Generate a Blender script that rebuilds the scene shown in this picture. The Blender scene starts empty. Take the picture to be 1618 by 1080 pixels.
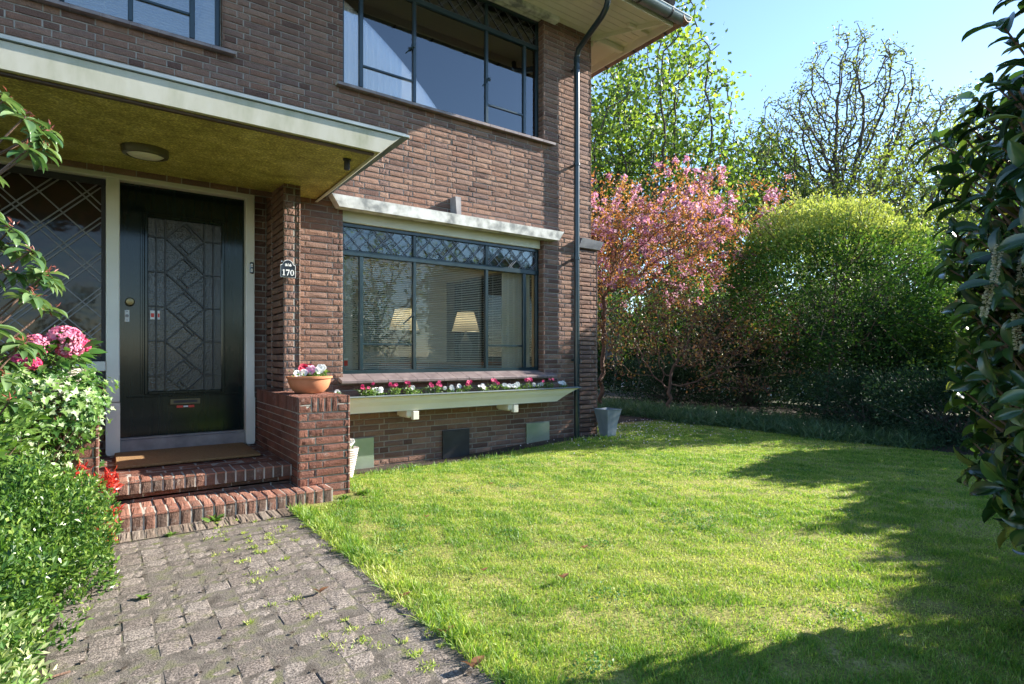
import bpy, math, random
import numpy as np
from mathutils import Vector
R = math.radians
S = bpy.context.scene
COL = S.collection
random.seed(7)
RNG = np.random.default_rng(11)

# ------------------------------------------------------------------ camera
F_PX = 894.0
cam = bpy.data.cameras.new('camera'); camo = bpy.data.objects.new('camera', cam); COL.objects.link(camo)
cam.sensor_width = 36; cam.lens = 36*F_PX/1618; cam.shift_y = 21/1618
cam.clip_start = 0.05; cam.clip_end = 2000
AX = math.atan(1241/894.0)
camo.location = (0, 0, 1.1)
camo.rotation_euler = (R(90), 0, AX-R(90))
S.camera = camo
# ------------------------------------------------------------------ light
SUN = Vector((3.4, -1.0, 1.836)).normalized()
W = bpy.data.worlds.new("World"); S.world = W; W.use_nodes = True
nt = W.node_tree; bg = nt.nodes['Background']
sky = nt.nodes.new('ShaderNodeTexSky'); sky.sky_type = 'NISHITA'; sky.sun_disc = False
sky.sun_elevation = math.asin(SUN.z); sky.sun_rotation = math.atan2(SUN.x, SUN.y)
sky.air_density = 1.0; sky.dust_density = 0.1; sky.ozone_density = 3.0; sky.altitude = 300
nt.links.new(sky.outputs[0], bg.inputs[0]); bg.inputs[1].default_value = 0.118
sl = bpy.data.lights.new('sun', 'SUN'); sl.energy = 5.0; sl.angle = R(0.5); sl.color = (1.0, 0.93, 0.82)
so = bpy.data.objects.new('sun', sl); COL.objects.link(so); so.location = (20, -6, 12)
so.rotation_euler = SUN.to_track_quat('Z', 'Y').to_euler()
S.view_settings.view_transform = 'Standard'; S.view_settings.look = 'None'
S.view_settings.gamma = 1; S.view_settings.exposure = 1.66
S.render.engine = 'CYCLES'
S.cycles.max_bounces = 8; S.cycles.diffuse_bounces = 4; S.cycles.glossy_bounces = 3
S.cycles.transparent_max_bounces = 12; S.cycles.transmission_bounces = 6
S.cycles.caustics_reflective = False; S.cycles.caustics_refractive = False
S.cycles.use_denoising = True; S.cycles.sample_clamp_indirect = 6

# ------------------------------------------------------------------ materials
def _m(name):
    m = bpy.data.materials.new(name); m.use_nodes = True
    return m, m.node_tree, m.node_tree.nodes['Principled BSDF']
def N(nt, t, **k):
    n = nt.nodes.new(t)
    for a, v in k.items():
        if a in n.inputs: n.inputs[a].default_value = v
        else: setattr(n, a, v)
    return n
def ramp(nt, cols, src, pos=None):
    r = nt.nodes.new('ShaderNodeValToRGB'); e = r.color_ramp.elements
    n = len(cols)
    pos = pos or [i/(max(1, n-1)) for i in range(n)]
    while len(e) < n: e.new(0.5)
    for i, c in enumerate(cols):
        e[i].position = pos[i]; e[i].color = (*c, 1)
    nt.links.new(src, r.inputs[0]); return r.outputs[0]
def coords(nt, scale=(1, 1, 1)):
    tc = nt.nodes.new('ShaderNodeTexCoord'); mp = nt.nodes.new('ShaderNodeMapping')
    mp.inputs['Scale'].default_value = scale
    nt.links.new(tc.outputs['Object'], mp.inputs[0]); return mp.outputs[0]
def noise(nt, vec, scale, detail=4, rough=.55):
    n = nt.nodes.new('ShaderNodeTexNoise'); n.inputs['Scale'].default_value = scale
    n.inputs['Detail'].default_value = detail; n.inputs['Roughness'].default_value = rough
    nt.links.new(vec, n.inputs['Vector']); return n.outputs[0]
def bump(nt, bs, h, strength, dist):
    b = nt.nodes.new('ShaderNodeBump'); b.inputs['Strength'].default_value = strength
    b.inputs['Distance'].default_value = dist
    nt.links.new(h, b.inputs['Height']); nt.links.new(b.outputs[0], bs.inputs['Normal'])
def mixc(nt, fac, a, b, mode='MIX'):
    x = nt.nodes.new('ShaderNodeMix'); x.data_type = 'RGBA'; x.blend_type = mode
    for s, v in ((0, fac), (6, a), (7, b)):
        if isinstance(v, (int, float)): x.inputs[s].default_value = v
        elif isinstance(v, tuple): x.inputs[s].default_value = (*v, 1)
        else: nt.links.new(v, x.inputs[s])
    return x.outputs[2]
def pm(name, cols, scale=4, rough=.6, bs=0, bscale=80, bd=.004, metal=0, stretch=(1, 1, 1), coat=0, lo=.3, hi=.7, spec=.5):
    m, nt, b = _m(name); v = coords(nt, stretch)
    if len(cols) == 1: b.inputs['Base Color'].default_value = (*cols[0], 1)
    else:
        n = len(cols)
        nt.links.new(ramp(nt, cols, noise(nt, v, scale, 5), [lo+(hi-lo)*i/(n-1) for i in range(n)]), b.inputs['Base Color'])
    b.inputs['Roughness'].default_value = rough; b.inputs['Metallic'].default_value = metal
    b.inputs['Coat Weight'].default_value = coat; b.inputs['Specular IOR Level'].default_value = spec
    if bs: bump(nt, b, noise(nt, v, bscale, 5, .65), bs, bd)
    return m
def attr(nt):
    a = nt.nodes.new('ShaderNodeAttribute'); a.attribute_name = 'rnd'; return a.outputs['Fac']
def leafm(name, cols, trans=.35, rough=.4, pos=None, spec=.5, tmul=1.6, coat=0):
    m, nt, b = _m(name); c = ramp(nt, cols, attr(nt), pos)
    nt.links.new(c, b.inputs['Base Color']); b.inputs['Roughness'].default_value = rough
    b.inputs['Specular IOR Level'].default_value = spec; b.inputs['Coat Weight'].default_value = coat
    if trans:
        t = nt.nodes.new('ShaderNodeBsdfTranslucent')
        tc = mixc(nt, 1.0, c, (tmul, tmul*1.03, tmul*.55), 'MULTIPLY') if tmul != 1 else c
        nt.links.new(tc, t.inputs[0])
        mx = nt.nodes.new('ShaderNodeMixShader'); mx.inputs[0].default_value = trans
        nt.links.new(b.outputs[0], mx.inputs[1]); nt.links.new(t.outputs[0], mx.inputs[2])
        nt.links.new(mx.outputs[0], nt.nodes['Material Output'].inputs[0])
    return m
def brickm(name, cols, efflo=.0, dark=1.0):
    m, nt, b = _m(name); v = coords(nt)
    c = ramp(nt, cols, attr(nt))
    n1 = noise(nt, v, 9, 6, .7); n2 = noise(nt, v, 150, 4, .7)
    c = mixc(nt, .35, c, ramp(nt, [(.5, .5, .5), (1.35, 1.3, 1.25)], n1, [.3, .7]), 'MULTIPLY')
    c = mixc(nt, .5, c, ramp(nt, [(.5, .5, .5), (1.5, 1.45, 1.4)], n2, [.3, .72]), 'MULTIPLY')
    if efflo:
        e = noise(nt, v, 14, 8, .75)
        c = mixc(nt, ramp(nt, [(0, 0, 0), (efflo,)*3], e, [.56, .72]), c, (.42, .38, .34))
    nt.links.new(c, b.inputs['Base Color']); b.inputs['Roughness'].default_value = .85
    b.inputs['Specular IOR Level'].default_value = .25
    bump(nt, b, noise(nt, v, 75, 6, .7), 1.0, .011)
    return m
def glassm(name, tint=(.9, .92, .92), ior=1.75, rough=0.0, wob=0, wscale=3, add=0.0):
    m, nt, b = _m(name); nt.nodes.remove(b)
    tr = nt.nodes.new('ShaderNodeBsdfTransparent'); tr.inputs[0].default_value = (*tint, 1)
    gl = nt.nodes.new('ShaderNodeBsdfGlossy'); gl.inputs['Roughness'].default_value = rough
    fr = nt.nodes.new('ShaderNodeFresnel'); fr.inputs[0].default_value = ior
    mx = nt.nodes.new('ShaderNodeMixShader')
    src = fr.outputs[0]
    if add:
        a = nt.nodes.new('ShaderNodeMath'); a.operation = 'ADD'; a.inputs[1].default_value = add
        nt.links.new(src, a.inputs[0]); src = a.outputs[0]
    nt.links.new(src, mx.inputs[0]); nt.links.new(tr.outputs[0], mx.inputs[1]); nt.links.new(gl.outputs[0], mx.inputs[2])
    if wob:
        bp = nt.nodes.new('ShaderNodeBump'); bp.inputs['Strength'].default_value = wob; bp.inputs['Distance'].default_value = .02
        nt.links.new(noise(nt, coords(nt), wscale, 2), bp.inputs['Height']); nt.links.new(bp.outputs[0], gl.inputs['Normal'])
    nt.links.new(mx.outputs[0], nt.nodes['Material Output'].inputs[0]); return m

BR = [(.12, .070, .058), (.195, .117, .09), (.24, .145, .108), (.18, .116, .10), (.285, .182, .137), (.21, .116, .084)]
PR = [(.12, .052, .038), (.18, .078, .055), (.23, .10, .07), (.16, .078, .06), (.21, .10, .075)]
M = {}
M['brick'] = brickm('brown brick', BR)
M['pier'] = brickm('red brick', PR, .5)
M['step'] = brickm('step brick', [(.11, .08, .065), (.17, .10, .075), (.27, .12, .085), (.36, .18, .13)], .75)
M['mortar'] = pm('mortar', [(.26, .24, .215), (.42, .39, .35)], 12, .95, .5, 150, .003)
M['mortar2'] = pm('pale mortar', [(.34, .31, .26), (.50, .47, .41)], 12, .95, .5, 150, .003)
M['frame'] = pm('dark blue green paint', [(.008, .022, .028), (.014, .034, .042)], 5, .28, 0, coat=.3)
M['black'] = pm('black green door paint', [(.004, .010, .011), (.007, .016, .015)], 3, .11, .05, 60, .002, coat=.0, spec=.4, stretch=(6, 6, .6))
M['white'] = pm('cream paint', [(.60, .59, .50), (.70, .69, .60)], 3, .45, .1, 40, .002)
M['post'] = pm('white post paint', [(.68, .67, .61), (.78, .77, .71)], 3, .45, .1, 40, .002)
M['fascia'] = pm('weathered grey green paint', [(.27, .28, .17), (.42, .42, .32), (.50, .49, .40), (.54, .53, .45)], 4.5, .5, .15, 30, .002, stretch=(1.6, 1, .5), lo=.25, hi=.6)
M['soffit'] = None
M['lintel'] = pm('weathered pale stone', [(.24, .25, .24), (.52, .52, .48), (.70, .70, .66)], 7, .8, .4, 60, .004, lo=.35, hi=.6)
M['stone'] = pm('grey stone', [(.20, .19, .20), (.32, .31, .31)], 8, .7, .3, 90, .002)
M['lead'] = pm('lead strip', [(.05, .055, .06), (.10, .10, .11)], 10, .45, metal=.3)
M['leadk'] = pm('dark came', [(.006, .007, .008), (.012, .013, .014)], 10, .4)
M['zinc'] = pm('zinc', [(.17, .21, .22), (.28, .32, .32)], 4, .42, .1, 30, .003, metal=.55)
M['copper'] = pm('weathered brown zinc', [(.16, .10, .075), (.34, .24, .18)], 6, .5, .2, 40, .003, metal=.3)
M['galv'] = pm('galvanised plate', [(.30, .38, .30), (.44, .50, .44)], 4, .38, .1, 30, .002, metal=.6)
M['slate'] = pm('dark plate', [(.02, .02, .024), (.04, .04, .045)], 8, .6, .2, 60, .002)
M['tile'] = pm('glazed sill tile', [(.13, .10, .10), (.26, .21, .20)], 9, .38, .1, 60, .002)
M['terra'] = pm('terracotta', [(.42, .16, .07), (.56, .24, .12)], 5, .75, .2, 80, .002)
M['basket'] = pm('whitewashed wicker', [(.35, .30, .26), (.62, .57, .52)], 22, .8, .6, 60, .01)
M['soil'] = pm('dark soil', [(.025, .018, .012), (.07, .05, .035)], 30, .95, 1, 60, .02)
M['coir'] = pm('coir mat', [(.27, .15, .06), (.40, .24, .11)], 60, .95, 1, 300, .01)
M['brass'] = pm('aged brass', [(.25, .19, .09)], 5, .35, metal=.9)
M['steel'] = pm('steel', [(.55, .56, .56)], 5, .3, metal=.8)
M['whitep'] = pm('white plastic', [(.75, .76, .74)], 5, .4)
M['redp'] = pm('red sticker', [(.62, .05, .03)], 5, .5)
M['opal'] = pm('opal glass', [(.72, .70, .60), (.78, .76, .66)], 5, .3)
M['bronze'] = pm('bronze ring', [(.10, .09, .05), (.16, .14, .08)], 5, .4, metal=.4)
M['curtain'] = leafm('white curtain cloth', [(.86, .86, .84), (.90, .90, .89)], .35, .9, tmul=1)
M['slat'] = leafm('cream blind slat', [(.74, .70, .58), (.82, .78, .66)], .25, .4, tmul=1)
M['room'] = pm('cream plaster', [(.68, .60, .44), (.74, .66, .50)], 1, .9)
M['roomw'] = pm('white plaster', [(.78, .78, .76), (.82, .82, .80)], 1, .9)
M['wood'] = pm('orange wood', [(.30, .11, .04), (.42, .17, .06)], 6, .4, stretch=(.6, 6, 6))
M['dwood'] = pm('dark wood', [(.05, .03, .02), (.09, .055, .035)], 6, .4, stretch=(.6, 6, 6))
M['shade'] = leafm('lampshade cloth', [(.80, .74, .58), (.84, .78, .62)], .4, .9, tmul=1)
M['pottery'] = pm('dark pottery', [(.05, .06, .07), (.09, .10, .11)], 8, .3)
M['boards'] = pm('cream eave boards', [(.70, .67, .54), (.78, .75, .62)], 2, .6)
M['rtile'] = pm('roof tile', [(.06, .045, .04), (.13, .10, .09)], 9, .6, .3, 60, .004)
M['glass'] = glassm('window glass', (.95, .97, .96), 1.38)
M['glassu'] = glassm('upper window glass', (.93, .95, .96), 1.7, add=.09)
M['glassd'] = None
M['bark'] = pm('grey brown bark', [(.05, .042, .034), (.13, .115, .10)], 14, .9, .8, 60, .02, stretch=(1, 1, .3))
M['barkd'] = pm('dark bark', [(.045, .038, .03), (.11, .095, .075)], 14, .9, .8, 60, .02, stretch=(1, 1, .3))
M['barkr'] = pm('reddish bark', [(.10, .055, .038), (.20, .12, .085)], 14, .8, .6, 60, .02, stretch=(1, 1, .3))
M['stem'] = pm('green brown stem', [(.10, .10, .04), (.16, .13, .07)], 14, .7)
# soffit: speckled olive gold cement
m, nt, b = _m('mossy olive cement'); v = coords(nt, (1, 1, 1))
c = ramp(nt, [(.23, .20, .05), (.43, .39, .10), (.60, .56, .21)], noise(nt, v, 5, 8, .75), [.32, .5, .68])
c = mixc(nt, .8, c, ramp(nt, [(.45, .42, .3), (.9, .9, .85), (2.3, 2.2, 1.8)], noise(nt, v, 70, 3, .6), [.35, .52, .72]), 'MULTIPLY')
nt.links.new(c, b.inputs['Base Color']); b.inputs['Roughness'].default_value = .6
bump(nt, b, noise(nt, v, 70, 4, .7), .8, .01); M['soffit'] = m
# door glass: hammered
m, nt, b = _m('hammered dark glass'); v = coords(nt)
b.inputs['Base Color'].default_value = (.03, .029, .028, 1); b.inputs['Roughness'].default_value = .16
vo = nt.nodes.new('ShaderNodeTexVoronoi'); vo.inputs['Scale'].default_value = 75; nt.links.new(v, vo.inputs['Vector'])
bump(nt, b, vo.outputs[0], .8, .003); b.inputs['Coat Weight'].default_value = .3; b.inputs['Coat Roughness'].default_value = .1
M['glassd'] = m
m, nt, b = _m('dark reddish leaded glass'); v = coords(nt)
nt.links.new(ramp(nt, [(.012, .012, .010), (.035, .018, .014), (.012, .014, .008)], noise(nt, v, 3, 3), [.35, .5, .65]), b.inputs['Base Color'])
b.inputs['Roughness'].default_value = .08; b.inputs['Specular IOR Level'].default_value = .4
bump(nt, b, noise(nt, v, 6, 2), .3, .01); M['glasss'] = m
# path klinkers: washed grey, gravelly, mossy
m, nt, b = _m('gravelly grey paver'); v = coords(nt)
c = ramp(nt, [(.17, .142, .122), (.20, .170, .148), (.235, .205, .18)], attr(nt))
c = mixc(nt, 1.0, c, ramp(nt, [(.38, .35, .33), (1, 1, 1), (2.0, 1.95, 1.9)], noise(nt, v, 130, 3, .6), [.38, .5, .68]), 'MULTIPLY')
c = mixc(nt, .6, c, ramp(nt, [(.6, .6, .6), (1.2, 1.2, 1.2)], noise(nt, v, 5, 5, .6), [.35, .65]), 'MULTIPLY')
mo = noise(nt, v, 7, 7, .7)
c = mixc(nt, ramp(nt, [(0, 0, 0), (.55, .55, .55)], mo, [.56, .68]), c, (.13, .14, .03))
nt.links.new(c, b.inputs['Base Color']); b.inputs['Roughness'].default_value = .85
bump(nt, b, noise(nt, v, 190, 4, .7), 1, .006); M['paver'] = m
M['joint'] = pm('dirt joints', [(.07, .058, .046), (.15, .13, .11), (.13, .14, .05)], 12, .95, 1, 120, .01)
# lawn soil
m, nt, b = _m('lawn thatch'); v = coords(nt)
c = ramp(nt, [(.14, .16, .035), (.28, .28, .07), (.40, .35, .15)], noise(nt, v, 2.2, 6, .7), [.35, .5, .65])
c = mixc(nt, .8, c, ramp(nt, [(.35, .35, .35), (1.5, 1.5, 1.3)], noise(nt, v, 60, 5, .7), [.35, .65]), 'MULTIPLY')
nt.links.new(c, b.inputs['Base Color']); b.inputs['Roughness'].default_value = .95
bump(nt, b, noise(nt, v, 60, 5, .7), 1, .02); M['lawn'] = m
M['ground'] = pm('rough ground', [(.05, .055, .02), (.10, .10, .05)], .8, .95, .5, 20, .03)
M['street'] = pm('pale street', [(.30, .30, .30), (.38, .38, .38)], 2, .9)
M['grass'] = leafm('grass blade', [(.07, .19, .025), (.20, .34, .045), (.40, .48, .09), (.64, .62, .28)], .45, .5, [0, .4, .75, 1.0], tmul=1.3)
LF = leafm

# ------------------------------------------------------------------ geometry helpers
ORG = {}
def tag(o, label=None, cat=None, group=None, kind=None):
    if label: o['label'] = label
    if cat: o['category'] = cat
    if group: o['group'] = group
    if kind: o['kind'] = kind
    return o
def empty(name, loc, label=None, cat=None, group=None):
    o = bpy.data.objects.new(name, None); COL.objects.link(o); o.location = loc
    o.empty_display_size = .1; ORG[o.name] = np.array(loc, float); return tag(o, label, cat, group)
def mesh_np(name, V, faces, rnd=None, mats=(), mi=None, smooth=False, parent=None, org=None):
    """faces: list of int arrays (n,k)."""
    V = np.asarray(V, float)
    po = ORG[parent.name] if parent is not None else np.zeros(3)
    if org is None:
        if parent is not None: org = po
        else:
            mn, mx = V.min(0), V.max(0); org = np.array([(mn[0]+mx[0])/2, (mn[1]+mx[1])/2, mn[2]])
    org = np.asarray(org, float)
    me = bpy.data.meshes.new(name)
    me.vertices.add(len(V)); me.vertices.foreach_set('co', (V-org).astype(np.float32).ravel())
    loops = np.concatenate([f.ravel() for f in faces]).astype(np.int32)
    tot = np.concatenate([np.full(len(f), f.shape[1]) for f in faces]).astype(np.int32)
    st = np.concatenate([[0], np.cumsum(tot)[:-1]]).astype(np.int32)
    me.loops.add(len(loops)); me.loops.foreach_set('vertex_index', loops)
    me.polygons.add(len(tot)); me.polygons.foreach_set('loop_start', st)
    try: me.polygons.foreach_set('loop_total', tot)
    except Exception: pass
    if mi is not None: me.polygons.foreach_set('material_index', np.asarray(mi, np.int32))
    me.polygons.foreach_set('use_smooth', np.full(len(tot), bool(smooth)))
    me.update(calc_edges=True)
    if rnd is not None:
        a = me.attributes.new('rnd', 'FLOAT', 'FACE'); a.data.foreach_set('value', np.asarray(rnd, np.float32))
    for x in mats: me.materials.append(x)
    o = bpy.data.objects.new(name, me); COL.objects.link(o)
    if parent is not None:
        o.parent = parent; o.location = org-po
    else: o.location = org
    ORG[o.name] = org
    return o
class MB:
    def __init__(s): s.v = []; s.f = []; s.m = []; s.cur = 0
    def add(s, vs, fs):
        k = len(s.v); s.v += [tuple(p) for p in vs]; s.f += [tuple(i+k for i in f) for f in fs]; s.m += [s.cur]*len(fs); return s
    def box(s, x0, x1, y0, y1, z0, z1):
        if x0 > x1: x0, x1 = x1, x0
        if y0 > y1: y0, y1 = y1, y0
        if z0 > z1: z0, z1 = z1, z0
        return s.add([(x0, y0, z0), (x1, y0, z0), (x1, y1, z0), (x0, y1, z0), (x0, y0, z1), (x1, y0, z1), (x1, y1, z1), (x0, y1, z1)],
                     [(3, 2, 1, 0), (4, 5, 6, 7), (0, 1, 5, 4), (1, 2, 6, 5), (2, 3, 7, 6), (3, 0, 4, 7)])
    def bbox(s, x0, x1, y0, y1, z0, z1, b=.006):
        """box with chamfered edges"""
        c = [(x0+x1)/2, (y0+y1)/2, (z0+z1)/2]; h = [abs(x1-x0)/2, abs(y1-y0)/2, abs(z1-z0)/2]; b = min(b, min(h)*.8)
        vs = []; idx = {}
        for sx in (-1, 1):
            for sy in (-1, 1):
                for sz in (-1, 1):
                    for a in range(3):
                        p = [c[0]+sx*(h[0]-b), c[1]+sy*(h[1]-b), c[2]+sz*(h[2]-b)]
                        p[a] = c[a]+(sx, sy, sz)[a]*h[a]; idx[(sx, sy, sz, a)] = len(vs); vs.append(p)
        fs = []
        g = lambda *k: idx[k]
        for q in (-1, 1):
            fs.append([g(q, -1, -1, 0), g(q, 1, -1, 0), g(q, 1, 1, 0), g(q, -1, 1, 0)][::q])
            fs.append([g(-1, q, -1, 1), g(1, q, -1, 1), g(1, q, 1, 1), g(-1, q, 1, 1)][::-q])
            fs.append([g(-1, -1, q, 2), g(1, -1, q, 2), g(1, 1, q, 2), g(-1, 1, q, 2)][::q])
        for a in (-1, 1):
            for d in (-1, 1):
                fs.append([g(-1, a, d, 1), g(1, a, d, 1), g(1, a, d, 2), g(-1, a, d, 2)][::-a*d])
                fs.append([g(a, -1, d, 0), g(a, 1, d, 0), g(a, 1, d, 2), g(a, -1, d, 2)][::a*d])
                fs.append([g(a, d, -1, 0), g(a, d, 1, 0), g(a, d, 1, 1), g(a, d, -1, 1)][::-a*d])
        for sx in (-1, 1):
            for sy in (-1, 1):
                for sz in (-1, 1):
                    fs.append([g(sx, sy, sz, 0), g(sx, sy, sz, 1), g(sx, sy, sz, 2)][::sx*sy*sz])
        return s.add(vs, fs)
    def prism(s, poly, axis, a0, a1):
        """poly 2-D in the two other axes (in xyz order), extruded along axis"""
        n = len(poly); vs = []
        for a in (a0, a1):
            for p in poly:
                q = list(p); q.insert(axis, a); vs.append(q)
        fs = [tuple(range(n))[::-1], tuple(range(n, 2*n))]+[(i, (i+1) % n, n+(i+1) % n, n+i) for i in range(n)]
        return s.add(vs, fs)
    def tube(s, pts, rad, n=8, cap=True):
        pts = [Vector(p) for p in pts]; rad = rad if hasattr(rad, '__len__') else [rad]*len(pts)
        k = len(s.v); fs = []; vs = []; up = None
        for i, p in enumerate(pts):
            d = (pts[min(i+1, len(pts)-1)]-pts[max(i-1, 0)]).normalized()
            if up is None: up = d.orthogonal().normalized()
            up = (up-d*up.dot(d)).normalized(); w = d.cross(up)
            vs += [p+(up*math.cos(6.2832*j/n)+w*math.sin(6.2832*j/n))*rad[i] for j in range(n)]
        for i in range(len(pts)-1):
            for j in range(n):
                a = i*n+j; b = i*n+(j+1) % n; fs.append((a, b, b+n, a+n))
        if cap: fs += [tuple(range(n))[::-1], tuple(range((len(pts)-1)*n, len(pts)*n))]
        return s.add(vs, fs)
    def lathe(s, prof, c, n=24, sx=1, sy=1):
        vs = []; fs = []
        for r, z in prof:
            vs += [(c[0]+r*sx*math.cos(6.28318*j/n), c[1]+r*sy*math.sin(6.28318*j/n), c[2]+z) for j in range(n)]
        for i in range(len(prof)-1):
            for j in range(n):
                a = i*n+j; b = i*n+(j+1) % n; fs.append((a, b, b+n, a+n))
        fs += [tuple(range(n))[::-1], tuple(range((len(prof)-1)*n, len(prof)*n))]
        return s.add(vs, fs)
    def build(s, name, mats, parent=None, smooth=False, org=None):
        if not isinstance(mats, (list, tuple)): mats = [mats]
        groups = {}
        for i, f in enumerate(s.f): groups.setdefault(len(f), []).append(i)
        faces = []; mi = []
        for k, ids in groups.items():
            faces.append(np.array([s.f[i] for i in ids])); mi += [s.m[i] for i in ids]
        o = mesh_np(name, s.v, faces, RNG.random(len(mi)), mats, mi, False, parent, org)
        if smooth:
            o.data.polygons.foreach_set('use_smooth', np.ones(len(mi), bool))
            o.data.set_sharp_from_angle(angle=R(40))
        return o
# ---- bricks
class Bricks:
    """collects brick faces; each brick a slightly rough block standing proud of the mortar"""
    def __init__(s, seed=0): s.L = []; s.q = []; s.r = random.Random(seed)
    def one(s, P, U, V, Nn, u0, u1, v0, v1, rv=None):
        s.L.append((*P, *U, *V, *Nn, u0, u1, v0, v1, s.r.random() if rv is None else rv))
    def mort(s, P, U, V, Nn, u0, u1, v0, v1, d):
        P, U, V, Nn = map(np.array, (P, U, V, Nn))
        s.q.append([P+U*a+V*b-Nn*d for a, b in ((u0, v0), (u1, v0), (u1, v1), (u0, v1))])
    def panel(s, P, U, Nn, u0, u1, z0, z1, holes=(), course=.062, joint=.0115, depth=.015, zb=0.0, bond=0):
        V = (0, 0, 1); e = .0016; hj = .0085; pat = (.2125, .2125, .102)
        us = sorted({u0, u1, *[min(max(h[k], u0), u1) for h in holes for k in (0, 1)]})
        for a, b in zip(us[:-1], us[1:]):
            if b-a < 1e-6: continue
            cuts = sorted([(max(h[2], z0), min(h[3], z1)) for h in holes if h[0] <= a+1e-6 and h[1] >= b-1e-6])
            z = z0
            for c0, c1 in cuts:
                if c0 > z: s.mort(P, U, V, Nn, a, b, z, c0, depth)
                z = max(z, c1)
            if z < z1: s.mort(P, U, V, Nn, a, b, z, z1, depth)
        k = math.floor((z0-zb)/course)
        while zb+k*course < z1:
            a = max(zb+k*course, z0); b = min(zb+(k+1)*course-joint, z1)
            if b-a > .015:
                hs = sorted([(h[0], h[1]) for h in holes if h[2] < (a+b)/2 < h[3]])
                iv = []; x = u0
                for h0, h1 in hs:
                    if h0 > x: iv.append((x, min(h0, u1)))
                    x = max(x, h1)
                if x < u1: iv.append((x, u1))
                for i0, i1 in iv:
                    # two stretchers and a header, every other course shifted by half a repeat
                    off = (.276 if (k+bond) % 2 else 0)-.5525*200; m_ = int((i0-off)/.5525)-1; x = off+m_*.5525; q = 0; rk = s.r
                    while x < i1-.004:
                        L = pat[q % 3]; x1 = x+L; q += 1
                        a0, a1 = max(x, i0), min(x1, i1)
                        if a1-a0 > .014:
                            jj = rk.gauss(0, .0012)
                            s.one(P, U, V, Nn, a0+(e if a0 == i0 else jj), a1-(e if a1 == i1 else jj), a+rk.gauss(0, .0006), b+rk.gauss(0, .0006))
                            if a1 < i1-.002: s.mort(P, U, V, Nn, a1-.002, min(a1+hj+.002, i1-.001), a, b, .0088)
                        x = x1+hj
            k += 1
    def build(s, name, bm, mm, parent=None, depth=.016, jit=.0018):
        A = np.array(s.L); n = len(A); g = np.random.default_rng(n)
        P, U, V, Nn = A[:, 0:3], A[:, 3:6], A[:, 6:9], A[:, 9:12]; u0, u1, v0, v1, rv = A[:, 12:].T
        nu, nv = 6, 3
        gx, gy = np.meshgrid(np.linspace(0, 1, nu), np.linspace(0, 1, nv)); gx = gx.ravel(); gy = gy.ravel(); m = nu*nv
        bv = .0048
        fu = (u0+bv)[:, None]+(u1-u0-2*bv)[:, None]*gx+g.normal(0, jit*.6, (n, m))
        fv = (v0+bv)[:, None]+(v1-v0-2*bv)[:, None]*gy+g.normal(0, jit*.8, (n, m))
        tilt = g.normal(0, .0014, (n, 1))
        edge = ((gx == 0) | (gx == 1) | (gy == 0) | (gy == 1))
        fd = -np.abs(g.normal(0, jit*1.25, (n, m)))+tilt-edge*.0030
        front = P[:, None]+U[:, None]*fu[..., None]+V[:, None]*fv[..., None]+Nn[:, None]*fd[..., None]
        cu = np.stack([u0, u1, u1, u0], 1); cv = np.stack([v0, v0, v1, v1], 1)
        back = P[:, None]+U[:, None]*cu[..., None]+V[:, None]*cv[..., None]-Nn[:, None]*depth
        mid = P[:, None]+U[:, None]*cu[..., None]+V[:, None]*cv[..., None]-Nn[:, None]*.0065
        Vs = np.concatenate([front, mid, back], 1); T = m+8
        tf = [(j*nu+i, j*nu+i+1, (j+1)*nu+i+1, (j+1)*nu+i) for j in range(nv-1) for i in range(nu-1)]
        C = [0, nu-1, m-1, m-nu]
        rim = [list(range(0, nu)), [i*nu+nu-1 for i in range(nv)], list(range(m-1, m-nu-1, -1)), [i*nu for i in range(nv-1, -1, -1)]]
        quads = list(tf); polys = []
        for e in range(4):
            a, b = m+e, m+(e+1) % 4
            quads.append((a+4, b+4, b, a))
            polys.append(tuple([a, b]+rim[e][::-1]))
        faces = []; r = []
        off = (np.arange(n)*T)[:, None, None]
        q = (np.array(quads)[None]+off).reshape(-1, 4); faces.append(q); r.append(np.repeat(rv, len(quads)))
        by = {}
        for p in polys: by.setdefault(len(p), []).append(p)
        for k, ps in by.items():
            faces.append((np.array(ps)[None]+off).reshape(-1, k)); r.append(np.repeat(rv, len(ps)))
        nb = sum(len(f) for f in faces)
        Vl = Vs.reshape(-1, 3)
        if s.q:
            Q = np.array(s.q).reshape(-1, 3); faces.append(np.arange(len(Q)).reshape(-1, 4)+len(Vl)); Vl = np.concatenate([Vl, Q]); r.append(np.zeros(len(s.q)))
        mi = np.concatenate([np.zeros(nb), np.ones(len(s.q))])
        return mesh_np(name, Vl, faces, np.concatenate(r), [bm, mm], mi, False, parent)
def rows(B, x0, x1, y0, y1, z0, z1, pitch=.0655, joint=.011, faces='ft', rv=(0, 1)):
    """rowlock course along x: brick ends in front (-y), brick edges on top"""
    n = max(1, round((x1-x0)/pitch)); p = (x1-x0)/n
    for i in range(n):
        a = x0+i*p+.001; b = a+p-joint; r = rv[0]+(rv[1]-rv[0])*B.r.random()
        dz = B.r.gauss(0, .0012)
        if 'f' in faces: B.one((0, y0+.0015, 0), (1, 0, 0), (0, 0, 1), (0, -1, 0), a, b, z0, z1-.0015+dz, r*.45)
        if 't' in faces: B.one((0, 0, z1+dz), (1, 0, 0), (0, 1, 0), (0, 0, 1), a, b, y0+.002, y1, .5+r*.5)
    if 'f' in faces: B.mort((0, y0, 0), (1, 0, 0), (0, 0, 1), (0, -1, 0), x0, x1, z0, z1-.008, .009)
    if 't' in faces: B.mort((0, 0, z1), (1, 0, 0), (0, 1, 0), (0, 0, 1), x0, x1, y0+.008, y1, .008)
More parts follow.
